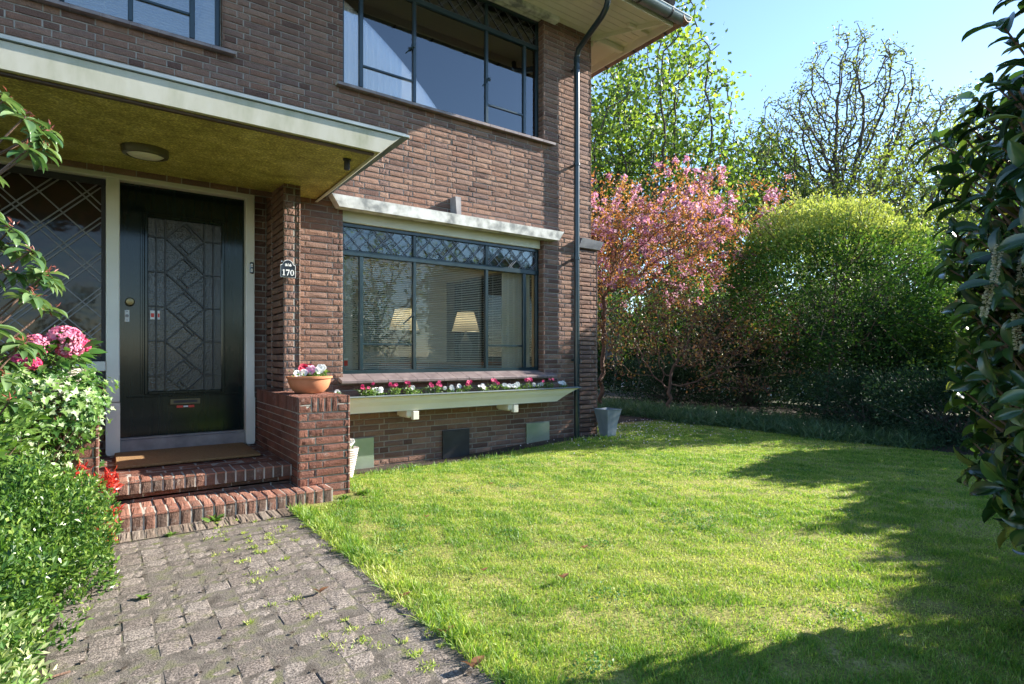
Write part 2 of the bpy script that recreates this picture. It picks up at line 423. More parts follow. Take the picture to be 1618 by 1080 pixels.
# ---- leaves
def template(kind):
    if kind == 'leaf1':   # folded diamond, 4 quads -> 2 quads
        v = [(0, 0, 0), (.5, .45, .10), (0, 1, 0), (-.5, .45, .10), (0, .45, 0)]; f = [(0, 1, 4), (4, 1, 2), (0, 4, 3), (4, 2, 3)]
    elif kind == 'leaf2':
        st = [0, .3, .62, 1]; w = [.04, .45, .42, .02]; cz = [0, .03, .0, -.10]; v = []
        for t, ww, z in zip(st, w, cz): v += [(-ww, t, z+.16*ww), (0, t, z), (ww, t, z+.16*ww)]
        f = []
        for i in range(3):
            a = 3*i; f += [(a, a+1, a+4, a+3), (a+1, a+2, a+5, a+4)]
    elif kind == 'leaf3':
        st = [0, .12, .3, .5, .7, .86, .96, 1]; w = [.03, .26, .43, .5, .46, .30, .12, .01]
        cz = [0, .01, .03, .03, .0, -.05, -.10, -.14]; v = []
        for t, ww, z in zip(st, w, cz): v += [(-ww, t, z+.24*ww), (-ww*.5, t, z+.09*ww), (0, t, z), (ww*.5, t, z+.09*ww), (ww, t, z+.24*ww)]
        f = []
        for i in range(7):
            for j in range(4):
                a = 5*i+j; f.append((a, a+1, a+6, a+5))
    elif kind == 'petal':
        v = [(-.3, 0, 0), (.3, 0, 0), (.55, .7, .15), (.25, 1, .05), (-.25, 1, .05), (-.55, .7, .15)]; f = [(0, 1, 2, 5), (5, 2, 3, 4)]
    elif kind == 'ivy':
        ang = [(-90, .12), (-50, .55), (-20, .30), (8, .62), (40, .34), (90, .9), (140, .34), (172, .62), (200, .30), (230, .55)]
        v = [(0, .32, -.04)]+[(r*math.cos(R(a)), .32+r*math.sin(R(a))*.95, .05*(r > .5)) for a, r in ang]
        f = [(0, i+1, (i+1) % 10+1) for i in range(10)]
    elif kind == 'blade':
        v = [(-.5, 0, 0), (.5, 0, 0), (.38, .55, .06), (-.38, .55, .06), (0, 1, .28)]; f = [(0, 1, 2, 3), (3, 2, 4)]
    elif kind == 'blade3':
        v = []; f = []
        for t, ww, z in ((0, .5, 0), (.4, .45, .05), (.75, .3, .30), (1, .02, .72)): v += [(-ww, t-.25*t*t, z), (ww, t-.25*t*t, z)]
        f = [(0, 1, 3, 2), (2, 3, 5, 4), (4, 5, 7, 6)]
    return np.array(v, float), f
def norm(a): return a/np.maximum(np.linalg.norm(a, axis=-1, keepdims=True), 1e-9)
def leaves(name, P, D, Nn, L, Wd, kind, mat, parent=None, rnd=None, smooth=False, org=None):
    P = np.asarray(P, float); n = len(P); tv, tf = template(kind)
    D = norm(np.asarray(D, float)); Sd = norm(np.cross(D, Nn)); Nn = np.cross(Sd, D)
    L = np.broadcast_to(L, n); Wd = np.broadcast_to(Wd, n)
    V = P[:, None]+Sd[:, None]*(tv[None, :, 0]*Wd[:, None])[..., None]+D[:, None]*(tv[None, :, 1]*L[:, None])[..., None]+Nn[:, None]*(tv[None, :, 2]*L[:, None])[..., None]
    by = {}
    for p in tf: by.setdefault(len(p), []).append(p)
    off = (np.arange(n)*len(tv))[:, None, None]; faces = []; r = []
    if rnd is None: rnd = RNG.random(n)
    for k, ps in by.items():
        faces.append((np.array(ps)[None]+off).reshape(-1, k)); r.append(np.repeat(rnd, len(ps)))
    mats = mat if isinstance(mat, (list, tuple)) else [mat]
    return mesh_np(name, V.reshape(-1, 3), faces, np.concatenate(r), mats, None, smooth, parent, org)
def rdir(n, up=0.0):
    d = RNG.normal(size=(n, 3)); d = norm(d); d[:, 2] += up; return norm(d)
def lump(d, seed, amp=.15):
    g = np.random.default_rng(seed); r = np.ones(len(d))
    for k in range(9):
        w = g.normal(size=3)*(2+k*.8); r += amp*np.sin(d@w+g.random()*6.28)/(1+k*.35)
    return r
def blob(n, c, r, seed=0, amp=.15, shell=.35, zmin=None, half=False):
    d = rdir(n)
    if half: d[:, 2] = np.abs(d[:, 2])
    rr = lump(d, seed, amp)*(1-shell*RNG.random(n)**1.6)
    p = np.array(c)+d*rr[:, None]*np.array(r)
    if zmin is not None:
        k = p[:, 2] > zmin; p = p[k]; d = d[k]
    return p, d
def clump(P, s, seed=3):
    """patchy 0..1 variation in space"""
    g = np.random.default_rng(seed); v = np.zeros(len(P))
    for k in range(6): v += np.sin(P@g.normal(size=3)*s*(1+.5*k)+g.random()*6.28)/(1+.4*k)
    return .5+.5*np.tanh(v*.6)
# ---- tree skeletons by space colonisation
def colonize(base, top0, att, step, infl, kill, its=90, seed=1, wig=.25):
    g = np.random.default_rng(seed); base = np.array(base, float); top0 = np.array(top0, float)
    nseg = max(2, int(np.linalg.norm(top0-base)/step))
    nodes = [base+(top0-base)*i/nseg+(g.normal(0, step*.10, 3) if 0 < i else 0) for i in range(nseg+1)]
    par = [-1]+list(range(nseg)); A = att.copy()
    nd = np.full(len(A), 1e9); ni = np.zeros(len(A), int)
    new = list(range(len(nodes)))
    for it in range(its):
        NN = np.array([nodes[i] for i in new]); d = np.linalg.norm(A[:, None]-NN[None], axis=2)
        j = d.argmin(1); dm = d[np.arange(len(A)), j]; u = dm < nd; nd[u] = dm[u]; ni[u] = np.array(new)[j[u]]
        keep = nd > kill; A = A[keep]; nd = nd[keep]; ni = ni[keep]
        if not len(A): break
        act = nd < infl
        if not act.any(): act = nd <= nd.min()+step
        new = []
        ids = np.unique(ni[act])
        for i in ids:
            m = A[act & (ni == i)]-nodes[i]; dd = norm(m).sum(0)+g.normal(0, wig, 3); dd /= np.linalg.norm(dd)+1e-9
            p = nodes[i]+dd*step
            nodes.append(p); par.append(int(i)); new.append(len(nodes)-1)
        if len(nodes) > 9000: break
    nodes = np.array(nodes); par = np.array(par); return nodes, par
def radii(nodes, par, r0, e=2.4):
    n = len(nodes); s = np.zeros(n); ch = np.zeros(n, int)
    for i in range(n-1, 0, -1):
        if s[i] == 0: s[i] = r0**e
        s[par[i]] += s[i]; ch[par[i]] += 1
    if s[0] == 0: s[0] = r0**e
    return s**(1/e), ch
def skeleton(name, nodes, par, rad, mat, parent=None, n=6, flare=1.0):
    i = np.arange(1, len(nodes)); p = par[i]; a = nodes[p]; b = nodes[i]; d = norm(b-a)
    ref = np.where(np.abs(d[:, 2:3]) < .9, np.array([[0, 0, 1.0]]), np.array([[1.0, 0, 0]])); u = norm(np.cross(d, ref)); w = np.cross(d, u)
    rb = rad[i]; ra = np.minimum(rad[p], rb*1.3); ra[0] *= flare
    t = np.arange(n)*2*np.pi/n; cs = np.cos(t)[None, :, None]; sn = np.sin(t)[None, :, None]
    ring = u[:, None]*cs+w[:, None]*sn
    V = np.concatenate([a[:, None]-d[:, None]*ra[:, None, None]*.4+ring*ra[:, None, None], b[:, None]+ring*rb[:, None, None]], 1)
    f = np.array([(j, (j+1) % n, n+(j+1) % n, n+j) for j in range(n)])
    F = (f[None]+(np.arange(len(i))*2*n)[:, None, None]).reshape(-1, 4)
    return mesh_np(name, V.reshape(-1, 3), [F], None, [mat], None, True, parent)

# ================================================================== GROUND
def gz(x, y):
    ss = lambda t: np.clip(t, 0, 1)**2*(3-2*np.clip(t, 0, 1))
    return -.085*ss((y-4.6)/.9)*ss((4.9-x)/1.8)
def sheet(name, x0, x1, y0, y1, z, mat, step=.25, fz=None):
    nx = max(1, int((x1-x0)/step)); ny = max(1, int((y1-y0)/step))
    X, Y = np.meshgrid(np.linspace(x0, x1, nx+1), np.linspace(y0, y1, ny+1))
    Z = np.full_like(X, z) if fz is None else z+fz(X, Y)
    V = np.stack([X.ravel(), Y.ravel(), Z.ravel()], 1); i = np.arange(nx*ny); r = i//nx*(nx+1)+i % nx
    return mesh_np(name, V, [np.stack([r, r+1, r+nx+2, r+nx+1], 1)], None, [mat], None, True)
tag(sheet('ground', -400, 400, -400, 400, -.12, M['ground'], 50), kind='structure')
tag(sheet('lawn', 1.09, 7.75, -3.5, 6.6, 0, M['lawn'], .15, gz), kind='structure')
tag(sheet('flower_bed', -3.5, -.17, -3, 4.6, .0, M['soil'], .5), kind='structure')
tag(sheet('border_bed', 7.7, 12.6, -6, 14, .004, M['soil'], .5), kind='structure')
tag(sheet('soil_strip', 1.45, 5.45, 5.46, 5.72, .008, M['soil'], .1, gz), kind='structure')
tag(sheet('garden_soil', 5.4, 7.9, 6.4, 14, .008, M['soil'], .5), kind='structure')
tag(sheet('street', 16, 24, -60, 60, -.10, M['street'], 10), kind='structure')
tag(sheet('pavement', 24.15, 27, -60, 60, -.0, M['street'], 10), kind='structure')

# ================================================================== HOUSE
house = empty('brick_house', (2.5, 5.7, 0), 'brown brick house with dark framed windows and a deep porch canopy', 'house')
UX = (1, 0, 0); NF = (0, -1, 0)
B = Bricks(1)
WX0, WX1, WZ = -3.2, 5.46, 5.62
WIN = (1.98, 4.61, .86, 2.60); UWIN = (1.98, 4.61, 3.86, 5.50); LWIN = (-3.2, .87, 3.86, 5.50); PORCH = (-3.2, 1.29, -.2, 2.60)
B.panel((0, 5.70, 0), UX, NF, WX0, WX1, -.2, WZ, [WIN, UWIN, LWIN, PORCH])
# window reveals (left facing, seen on the right side of each opening)
for x, z0, z1 in ((4.61, .86, 2.60), (4.61, 3.86, 5.5), (.87, 3.86, 5.5)):
    B.panel((x, 5.70, 0), (0, 1, 0), (-1, 0, 0), 0.0, .12, z0, z1, bond=2)
B.panel((WX1, 5.7, 0), (0, 1, 0), (1, 0, 0), 0, 6.0, -.2, WZ, [(1.0, 3.6, .9, 2.45), (.8, 3.8, 3.7, 5.4)], bond=1)  # holes for the added side windows
wall = B.build('wall', M['brick'], M['mortar'], house)
k = MB()   # wall body behind the facing
def body(x0, x1, z0, z1): k.box(x0, x1, 5.716, 5.93, z0, z1)
body(4.63, 5.44, -.2, 5.6); body(1.32, 1.96, -.2, 5.6); body(1.96, 4.63, -.2, .84); body(1.96, 4.63, 2.62, 3.84); body(1.96, 4.63, 5.52, 5.6)
body(-3.2, 1.32, 2.74, 3.84); body(.89, 1.32, 3.84, 5.6); body(-3.2, .89, 5.52, 5.6)

for q in ((5.93, 6.5, -.2, 5.6), (9.5, 11.7, -.2, 5.6), (6.5, 9.5, -.2, .9), (6.5, 9.5, 2.45, 3.7), (6.5, 9.5, 5.4, 5.6), (6.5, 6.7, .9, 2.45), (9.3, 9.5, .9, 2.45)): k.box(5.2, 5.44, *q)
k.box(-3.4, -3.2, 5.7, 11.9, -.2, 5.6)
k.build('wall_core', M['mortar'], house)
# porch back wall, wing wall
B = Bricks(2)
B.panel((0, 5.95, 0), UX, NF, 1.18, 1.29, .25, 2.72, bond=1)
B.panel((0, 5.95, 0), UX, NF, -3.2, .01, .0, .86, bond=3)
B.panel((1.29, 5.25, 0), (0, 1, 0), (-1, 0, 0), 0, .70, .25, 2.72)
B.panel((0, 5.25, 0), UX, NF, 1.29, 1.388, .75, 2.66, bond=0)
B.panel((0, 5.252, 0), UX, NF, 1.391, 1.437, .75, 2.66, bond=2)
B.panel((1.437, 5.25, 0), (0, 1, 0), (1, 0, 0), 0, .45, .75, 2.66)
B.build('porch_wall', M['brick'], M['mortar'], house)
k = MB(); k.box(1.305, 1.42, 5.27, 5.95, .2, 2.66); k.box(-3.2, .0, 5.97, 6.1, 0, .85); k.box(1.19, 1.40, 5.97, 6.1, .1, 2.74); k.build('porch_core', M['mortar'], house)
# brick pier right of steps
B = Bricks(3); PX0, PX1, PY = 1.19, 1.593, 4.42; PZ = .785
B.panel((0, PY, 0), UX, NF, PX0, PX1, -.1, PZ-.124, zb=PZ-.124-.062*14)
B.panel((PX0, PY, 0), (0, 1, 0), (-1, 0, 0), 0, 1.53, -.1, PZ-.124, zb=PZ-.124-.062*14, bond=1)
B.panel((PX1, PY, 0), (0, 1, 0), (1, 0, 0), 0, 1.28, -.1, PZ, zb=PZ-.062*16)
zt = PZ-.124
for z in (zt, zt+.062):
    B.one((0, PY, 0), UX, (0, 0, 1), NF, PX0+.002, PX0+.095, z, z+.051); B.one((0, PY, 0), UX, (0, 0, 1), NF, PX1-.095, PX1-.002, z, z+.051)
for i in range(4):
    a = PX0+.103+i*.052; B.one((0, PY, 0), UX, (0, 0, 1), NF, a, a+.042, zt, zt+.113)
for i in range(22):
    a = .0+i*.067; B.one((PX0, PY, 0), (0, 1, 0), (0, 0, 1), (-1, 0, 0), a+.002, a+.056, zt, zt+.113)
B.mort((0, PY, 0), UX, (0, 0, 1), NF, PX0, PX1, zt, PZ-.009, .009); B.mort((PX0, PY, 0), (0, 1, 0), (0, 0, 1), (-1, 0, 0), 0, 1.28, zt, PZ-.009, .009)
n = 24
for i in range(n):
    y = PY+.004+i*.0535
    if y+.043 > 5.70: break
    if i < 2: segs = ((PX0+.003, PX0+.1), (PX0+.11, PX1-.11), (PX1-.1, PX1-.003))
    else: segs = ((PX0+.003, PX0+.196), (PX0+.207, PX1-.003))
    for a, b_ in segs: B.one((0, 0, PZ), UX, (0, 1, 0), (0, 0, 1), a, b_, y, y+.043)
B.mort((0, 0, PZ), UX, (0, 1, 0), (0, 0, 1), PX0, PX1, PY+.008, 5.7, .008)
pier = B.build('brick_pier', M['pier'], M['mortar2'], house)
# left pier under the ivy
B = Bricks(4)
B.panel((0, 4.62, 0), UX, NF, -.62, -.03, -.1, .80); B.panel((-.03, 4.62, 0), (0, 1, 0), (1, 0, 0), 0, 1.33, -.1, .80, bond=1)
for i in range(20): B.one((0, 0, .82), UX, (0, 1, 0), (0, 0, 1), -.6, -.03, 4.62+i*.0655, 4.62+i*.0655+.054)
B.mort((0, 0, .82), UX, (0, 1, 0), (0, 0, 1), -.62, -.03, 4.63, 5.95, .008)
B.build('low_garden_wall', M['pier'], M['mortar2'], house)
k = MB(); k.box(PX0+.02, PX1-.02, PY+.02, 5.7, -.1, PZ-.02); k.build('pier_core', M['mortar'], house)
k = MB(); k.box(-.6, -.05, 4.64, 5.95, -.1, .80); k.build('pier_core', M['mortar'], house)
# steps and porch floor
B = Bricks(5)
rows(B, -.06, 1.40, 4.25, 4.46, -.02, .102)
for i, (a, b_) in enumerate(((4.46, 4.66),)): rows(B, -.06, PX0, a, b_, .0, .097, faces='t')
st1 = B.build('lower_step', M['step'], M['mortar2'], house, jit=.0009)
B = Bricks(6)
B.panel((0, 4.645, 0), UX, NF, -.06, PX0, .09, .165)
rows(B, -.06, PX0, 4.595, 4.80, .160, .252)
B.build('upper_step', M['step'], M['mortar2'], house, jit=.0009)
B = Bricks(8)
for j in range(10):
    y = 4.81+j*.11
    for i in range(-1, 7):
        a = -.06+i*.215+(j % 2)*.107; a0 = max(a, -.06); a1 = min(a+.205, PX0)
        if a1-a0 > .03: B.one((0, 0, .248), UX, (0, 1, 0), (0, 0, 1), a0, a1, y, y+.1)
B.mort((0, 0, .248), UX, (0, 1, 0), (0, 0, 1), -.06, 1.29, 4.80, 5.96, .006)
B.build('porch_floor', M['pier'], M['mortar'], house)
k = MB(); k.box(-.06, 1.38, 4.27, 4.66, -.1, .085); k.box(-.06, PX0+.01, 4.66, 5.95, -.1, .235); k.box(-.04, PX0, 4.615, 4.66, .165, .235); k.build('step_core', M['mortar'], house)

# canopy
k = MB()
yb, yt = 5.95, 5.70; zf, zb_ = 2.55, 2.665
k.add([(-3.2, 3.86, zf), (1.60, 3.86, zf), (1.72, 5.95, zb_), (-3.2, 5.95, zb_), (-3.2, 3.86, 2.70), (1.60, 3.86, 2.70), (1.72, 5.95, 2.72), (-3.2, 5.95, 2.72)],
      [(3, 2, 1, 0), (4, 5, 6, 7), (0, 1, 5, 4), (1, 2, 6, 5), (2, 3, 7, 6), (3, 0, 4, 7)])
canopy = k.build('canopy', M['soffit'], house)
k = MB(); prof = [(3.83, 2.548), (3.862, 2.548), (3.862, 2.70), (3.79, 2.70), (3.79, 2.675)]
def fasc(k, y0, zA, y1, zB, t, xr0, xr1):
    # front board from lower (y0,zA) to upper (y1,zB), flaring out and to the right
    k.add([(-3.2, y0, zA), (xr0, y0, zA), (xr1, y1, zB), (-3.2, y1, zB), (-3.2, y0+t, zA), (xr0-t, y0+t, zA), (xr1-t, y1+t, zB), (-3.2, y1+t, zB)],
          [(0, 1, 2, 3), (7, 6, 5, 4), (0, 4, 5, 1), (3, 2, 6, 7), (1, 5, 6, 2), (0, 3, 7, 4)])
fasc(k, 3.83, 2.55, 3.80, 2.68, .028, 1.60, 1.745)
k.add([(1.60, 3.832, 2.55), (1.745, 3.802, 2.68), (1.80, 5.69, 2.70), (1.72, 5.69, 2.62), (1.572, 3.86, 2.55), (1.717, 3.83, 2.68), (1.77, 5.69, 2.70), (1.69, 5.69, 2.62)],
      [(3, 2, 1, 0), (4, 5, 6, 7), (0, 4, 7, 3), (1, 2, 6, 5)])
k.build('fascia', M['fascia'], canopy, org=(0, 3.83, 2.55))
k = MB(); k.bbox(-3.2, 1.765, 3.785, 3.83, 2.683, 2.705, .004); k.box(-3.2, 1.80, 3.83, 5.70, 2.703, 2.726); k.bbox(1.74, 1.815, 3.80, 5.70, 2.69, 2.712, .004)
k.build('flashing', M['zinc'], canopy, org=(0, 3.8, 2.69))
k = MB(); k.bbox(-3.2, 1.57, 3.868, 3.90, 2.535, 2.556, .003); k.build('drip_strip', M['dwood'], canopy, org=(0, 3.88, 2.54))

# lintel over lower window, prong, white panel
k = MB(); k.add([(1.90, 5.575, 2.585), (4.77, 5.575, 2.585), (4.84, 5.56, 2.70), (1.82, 5.56, 2.70), (1.90, 5.70, 2.585), (4.77, 5.70, 2.585), (4.84, 5.70, 2.715), (1.82, 5.70, 2.715)],
     [(0, 1, 2, 3), (7, 6, 5, 4), (4, 5, 1, 0), (3, 2, 6, 7), (1, 5, 6, 2), (0, 3, 7, 4)])
k.build('lintel', M['lintel'], house)
k = MB(); k.add([(3.235, 5.56, 2.70), (3.295, 5.56, 2.70), (3.295, 5.57, 2.90), (3.225, 5.57, 2.90), (3.235, 5.70, 2.70), (3.295, 5.70, 2.70), (3.295, 5.70, 2.905), (3.225, 5.70, 2.905)],
     [(0, 1, 2, 3), (7, 6, 5, 4), (3, 2, 6, 7), (1, 5, 6, 2), (0, 3, 7, 4), (4, 5, 1, 0)])
k.build('lintel_key', M['stone'], house)
k = MB(); k.bbox(1.985, 4.605, 5.765, 5.80, 2.485, 2.60, .004); k.build('blind_box', M['white'], house)
k = MB(); k.bbox(1.985, 4.605, 5.74, 5.80, 5.455, 5.56, .006); k.bbox(3.0, 4.80, 5.60, 5.70, 5.43, 5.50, .006); k.build('upper_lintel', M['lintel'], house)

# windows
MUL = (2.21, 2.83, 3.80, 4.38)
def window(x0, x1, z0, ztr, z1, muls, bars, y, glass):
    k = MB(); t = .030
    k.bbox(x0, x1, y, y+.05, z0, z0+.045, .004); k.bbox(x0, x1, y, y+.05, z1-.04, z1, .004); k.bbox(x0, x1, y-.006, y+.045, ztr-.03, ztr+.03, .005)
    k.bbox(x0, x0+.04, y+.001, y+.049, z0+.045, z1-.04, .004); k.bbox(x1-.04, x1, y+.001, y+.049, z0+.045, z1-.04, .004)
    for i, mx in enumerate(muls):
        w = .019 if i in (1, 2) else .021
        k.bbox(mx-w, mx+w, y-.004, y+.043, z0+.045, ztr-.03, .004)
        if i in (1, 2): k.bbox(mx-w, mx+w, y-.003, y+.04, ztr+.03, z1-.04, .004)
    f = k.build('window', M['frame'], house, org=((x0+x1)/2, y, z0))
    o = ((x0+x1)/2, y+.02, z0)
    for a, b_, z in bars: k = MB(); k.bbox(a, b_, y+.004, y+.032, z-.011, z+.011, .003); k.build('glazing_bar', M['frame'], f, org=o)
    xs = [x0+.04]+[q for mx in muls for q in (mx-.02, mx+.02)]+[x1-.04]
    k = MB(); k.box(x0+.03, x1-.03, y+.019, y+.023, z0+.04, ztr-.02); k.box(x0+.03, x1-.03, y+.0192, y+.0232, ztr+.02, z1-.035)
    k.build('pane', glass, f, org=o)
    return f
w1 = window(1.985, 4.605, .90, 2.175, 2.485, MUL, ((2.23, 2.81, 1.22), (3.82, 4.36, 1.22)), 5.80, M['glass'])
w2 = window(1.985, 4.605, 3.90, 5.10, 5.455, MUL, ((2.23, 2.81, 4.18), (3.82, 4.36, 4.18)), 5.80, M['glassu'])
w3 = window(-2.2, .865, 3.90, 5.10, 5.455, (-1.9, -.28, .18, .64), ((.20, .62, 4.16), (-1.88, -.30, 4.16)), 5.80, M['glassu'])
# leaded patterns in transoms
def leads(parent, x0, x1, z0, z1, y, s, ph, seed, w=.0045, name='lead_strip', double=True, mat=None, dense=1):
    k = MB(); rg = random.Random(seed)
    def bar(xa, za, xb, zb2):
        # clip to rect
        dx, dz = xb-xa, zb2-za; t0, t1 = 0, 1
        for p, q in ((-dx, xa-x0), (dx, x1-xa), (-dz, za-z0), (dz, z1-za)):
            if abs(p) < 1e-9:
                if q < 0: return
                continue
            r_ = q/p
            if p < 0: t0 = max(t0, r_)
            else: t1 = min(t1, r_)
        if t1-t0 < .02: return
        xa, za, xb, zb2 = xa+dx*t0, za+dz*t0, xa+dx*t1, za+dz*t1
        L = math.hypot(xb-xa, zb2-za)
        if L < .01: return
        nx, nz = -(zb2-za)/L*w, (xb-xa)/L*w
        k.prism([(xa+nx, za+nz), (xa-nx, za-nz), (xb-nx, zb2-nz), (xb+nx, zb2+nz)], 1, y-.004, y+.004)
    H = z1-z0; x = x0-H-s+ph; i = 0
    while x < x1+H:
        off = rg.choice((0, 0, .022))
        bar(x, z0, x+H, z1); bar(x+H, z0, x, z1)
        if double and i % 2 == 0: bar(x+.028, z0, x+.028+H, z1)
        if double and i % 3 == 1: bar(x+H+.028, z0, x+.028, z1)
        x += s; i += 1
    return k.build(name, mat or M['lead'], parent, org=((x0+x1)/2, y, z0))
M['leadl'] = pm('pale lead strip', [(.11, .12, .14), (.22, .23, .26)], 10, .4, metal=.3)
for wd, zz in ((w1, (2.205, 2.445)), (w2, (5.13, 5.415)), (w3, (5.13, 5.415))):
    if wd is w3: segs = ((-1.9, -.30), (-.26, .16), (.20, .82))
    else: segs = ((2.025, 2.81), (2.85, 3.78), (3.82, 4.565))
    for a, b_ in segs: leads(wd, a, b_, zz[0], zz[1], 5.812, .172, .03, int(a*10), w=.0028, mat=M['leadl'] if wd is w1 else M['lead'])
M['dglass'] = pm('amber and grey stained glass', [(.05, .055, .08), (.12, .12, .17), (.10, .05, .03)], 9, .08, spec=.8)
# stained backing glass of the transoms: separate small panes of differing tint
def quarry(parent, x0, x1, z0, z1, y):
    m_, nt_, b_ = None, None, None
    k = MB(); k.box(x0, x1, y, y+.003, z0, z1); return k.build('leaded_pane', M['quarry'], parent, org=((x0+x1)/2, y, z0))
m, nt, b = _m('tinted leaded glass'); v = coords(nt)
tc = nt.nodes.new('ShaderNodeMapping'); tc.inputs['Rotation'].default_value = (0, R(45), 0); nt.links.new(v, tc.inputs[0])
vo = nt.nodes.new('ShaderNodeTexVoronoi'); vo.inputs['Scale'].default_value = 9.1; vo.inputs['Randomness'].default_value = .0; vo.distance = 'CHEBYCHEV'; nt.links.new(tc.outputs[0], vo.inputs['Vector'])
nt.links.new(ramp(nt, [(.02, .022, .03), (.10, .045, .025), (.07, .08, .11), (.03, .03, .035)], vo.outputs['Color'], [.1, .4, .6, .9]), b.inputs['Base Color'])
b.inputs['Roughness'].default_value = .06; b.inputs['Coat Weight'].default_value = 1; b.inputs['Coat Roughness'].default_value = .03
bump(nt, b, noise(nt, v, 8, 2), .25, .01); M['quarry'] = m
for a, b_ in ((2.025, 2.81), (2.85, 3.78), (3.82, 4.565)): quarry(w1, a, b_, 2.2, 2.45, 5.83)
# window handle stays
def stay(x, z, wd, y=5.79):
    k = MB(); k.tube([(x, y, z+.02), (x-.005, y-.02, z), (x-.09, y+.05, z-.10)], [.011, .010, .007], 6); k.lathe([(.001, -.02), (.02, -.01), (.02, .02), (.001, .03)], (x, y-.01, z), 8)
    k.build('window_handle', M['frame'], wd, True, org=(x, y, z))
stay(2.80, 1.55, w1); stay(2.80, 4.55, w2); stay(3.82, 4.47, w2)
for y0, y1, z0, z1 in ((6.7, 9.3, .9, 2.45), (6.5, 9.5, 3.7, 5.4)):  # unseen side windows, added to let sun into the rooms
    k = MB(); k.bbox(5.36, 5.41, y0, y1, z0, z0+.05, .004); k.bbox(5.36, 5.41, y0, y1, z1-.05, z1, .004)
    for q in (y0, (y0*2+y1)/3, (y0+2*y1)/3, y1-.05): k.bbox(5.362, 5.408, q, q+.05, z0+.05, z1-.05, .004)
    f = k.build('window', M['frame'], house, org=(5.38, y0, z0))
    k = MB(); k.box(5.382, 5.386, y0+.03, y1-.03, z0+.04, z1-.04); k.build('pane', M['glass'], f, org=(5.38, y0, z0))
# sills
def tsill(x0, x1, zt_, zb2, y0, y1, name, wt=.16):
    k = MB(); n = round((x1-x0)/wt); p = (x1-x0)/n
    for i in range(n):
        a = x0+i*p+.002; b_ = a+p-.005
        k.prism([(y1, zt_), (y0, zb2), (y0-.004, zb2-.006), (y0-.002, zb2-.03), (y1, zt_-.05)], 0, a, b_)
    k.cur = 1; k.prism([(y1, zt_-.004), (y0+.003, zb2-.004), (y0+.006, zb2-.028), (y1, zt_-.048)], 0, x0, x1)
    return k.build(name, [M['tile'], M['mortar2']], house)
tsill(1.93, 4.76, .905, .845, 5.60, 5.80, 'window_sill', .165)
tsill(1.90, 4.76, 3.90, 3.86, 5.63, 5.80, 'window_sill', .20)
tsill(-3.2, .97, 3.90, 3.86, 5.63, 5.80, 'window_sill', .20)
# door frame, threshold, door
k = MB()
k.bbox(.01, .107, 5.88, 5.99, .70, 2.61, .006); k.bbox(1.10, 1.178, 5.88, 5.99, .68, 2.61, .006); k.bbox(-3.2, 1.178, 5.879, 5.99, 2.605, 2.70, .006)
k.build('door_frame', M['post'], house)
for a, b_ in ((.008, .109), (1.098, 1.180)):
    k = MB(); k.prism([(a, .695), (a, .275), (a+.012, .248), (b_-.012, .248), (b_, .275), (b_, .695)], 1, 5.878, 5.99); k.build('frame_foot', M['post'], house)
k = MB(); k.bbox(.109, 1.098, 5.90, 6.0, .25, .365, .006); k.bbox(.109, 1.098, 5.92, 6.0, .366, .382, .004); k.build('threshold', M['stone'], house)
DY = 5.97
k = MB()
gx0, gx1, gz0, gz1 = .315, .90, .78, 2.325
k.box(.109, gx0, DY, DY+.04, .384, 2.603); k.box(gx1, 1.098, DY, DY+.04, .384, 2.603); k.box(gx0, gx1, DY, DY+.04, .384, gz0); k.box(gx0, gx1, DY, DY+.04, gz1, 2.603)
for a, b_, c_, d_ in ((gx0-.03, gx0, gz0-.03, gz1+.03), (gx1, gx1+.03, gz0-.03, gz1+.03)): k.bbox(a, b_, DY-.018, DY+.01, c_, d_, .006)
k.bbox(gx0, gx1, DY-.0175, DY+.01, gz0-.03, gz0, .006); k.bbox(gx0, gx1, DY-.0175, DY+.01, gz1, gz1+.03, .006)
k.bbox(gx0-.06, gx0-.04, DY-.006, DY+.01, gz0-.02, gz1+.05, .003); k.bbox(gx0-.06, gx1+.06, DY-.0065, DY+.01, gz1+.05, gz1+.068, .003)
k.bbox(.15, 1.06, DY-.010, DY+.01, .727, .742, .004)
k.bbox(.345, .352, DY-.003, DY+.01, .40, .72, .001); k.bbox(.865, .872, DY-.003, DY+.01, .40, .72, .001)
door = k.build('door', M['black'], house, org=(.6, DY, .384))
o_ = (.6, DY, .8)
k = MB(); k.box(gx0, gx1, DY+.012, DY+.02, gz0, gz1); k.build('door_glass', M['glassd'], door, org=o_)
k = MB()
def bar3(k, xa, za, xb, zb2, y, w=.006, d=.007):
    d *= 1.5
    L = math.hypot(xb-xa, zb2-za); nx, nz = -(zb2-za)/L*w, (xb-xa)/L*w
    k.prism([(xa+nx, za+nz), (xa-nx, za-nz), (xb-nx, zb2-nz), (xb+nx, zb2+nz)], 1, y-d, y+d)
yl = DY+.000; va, vb, vc, vd = .376, .446, .759, .833; xm = .605
for x in (va, vb, vc, vd): bar3(k, x, gz0, x, gz1, yl, .0055, .006)
P_ = .311; zt0 = 2.315
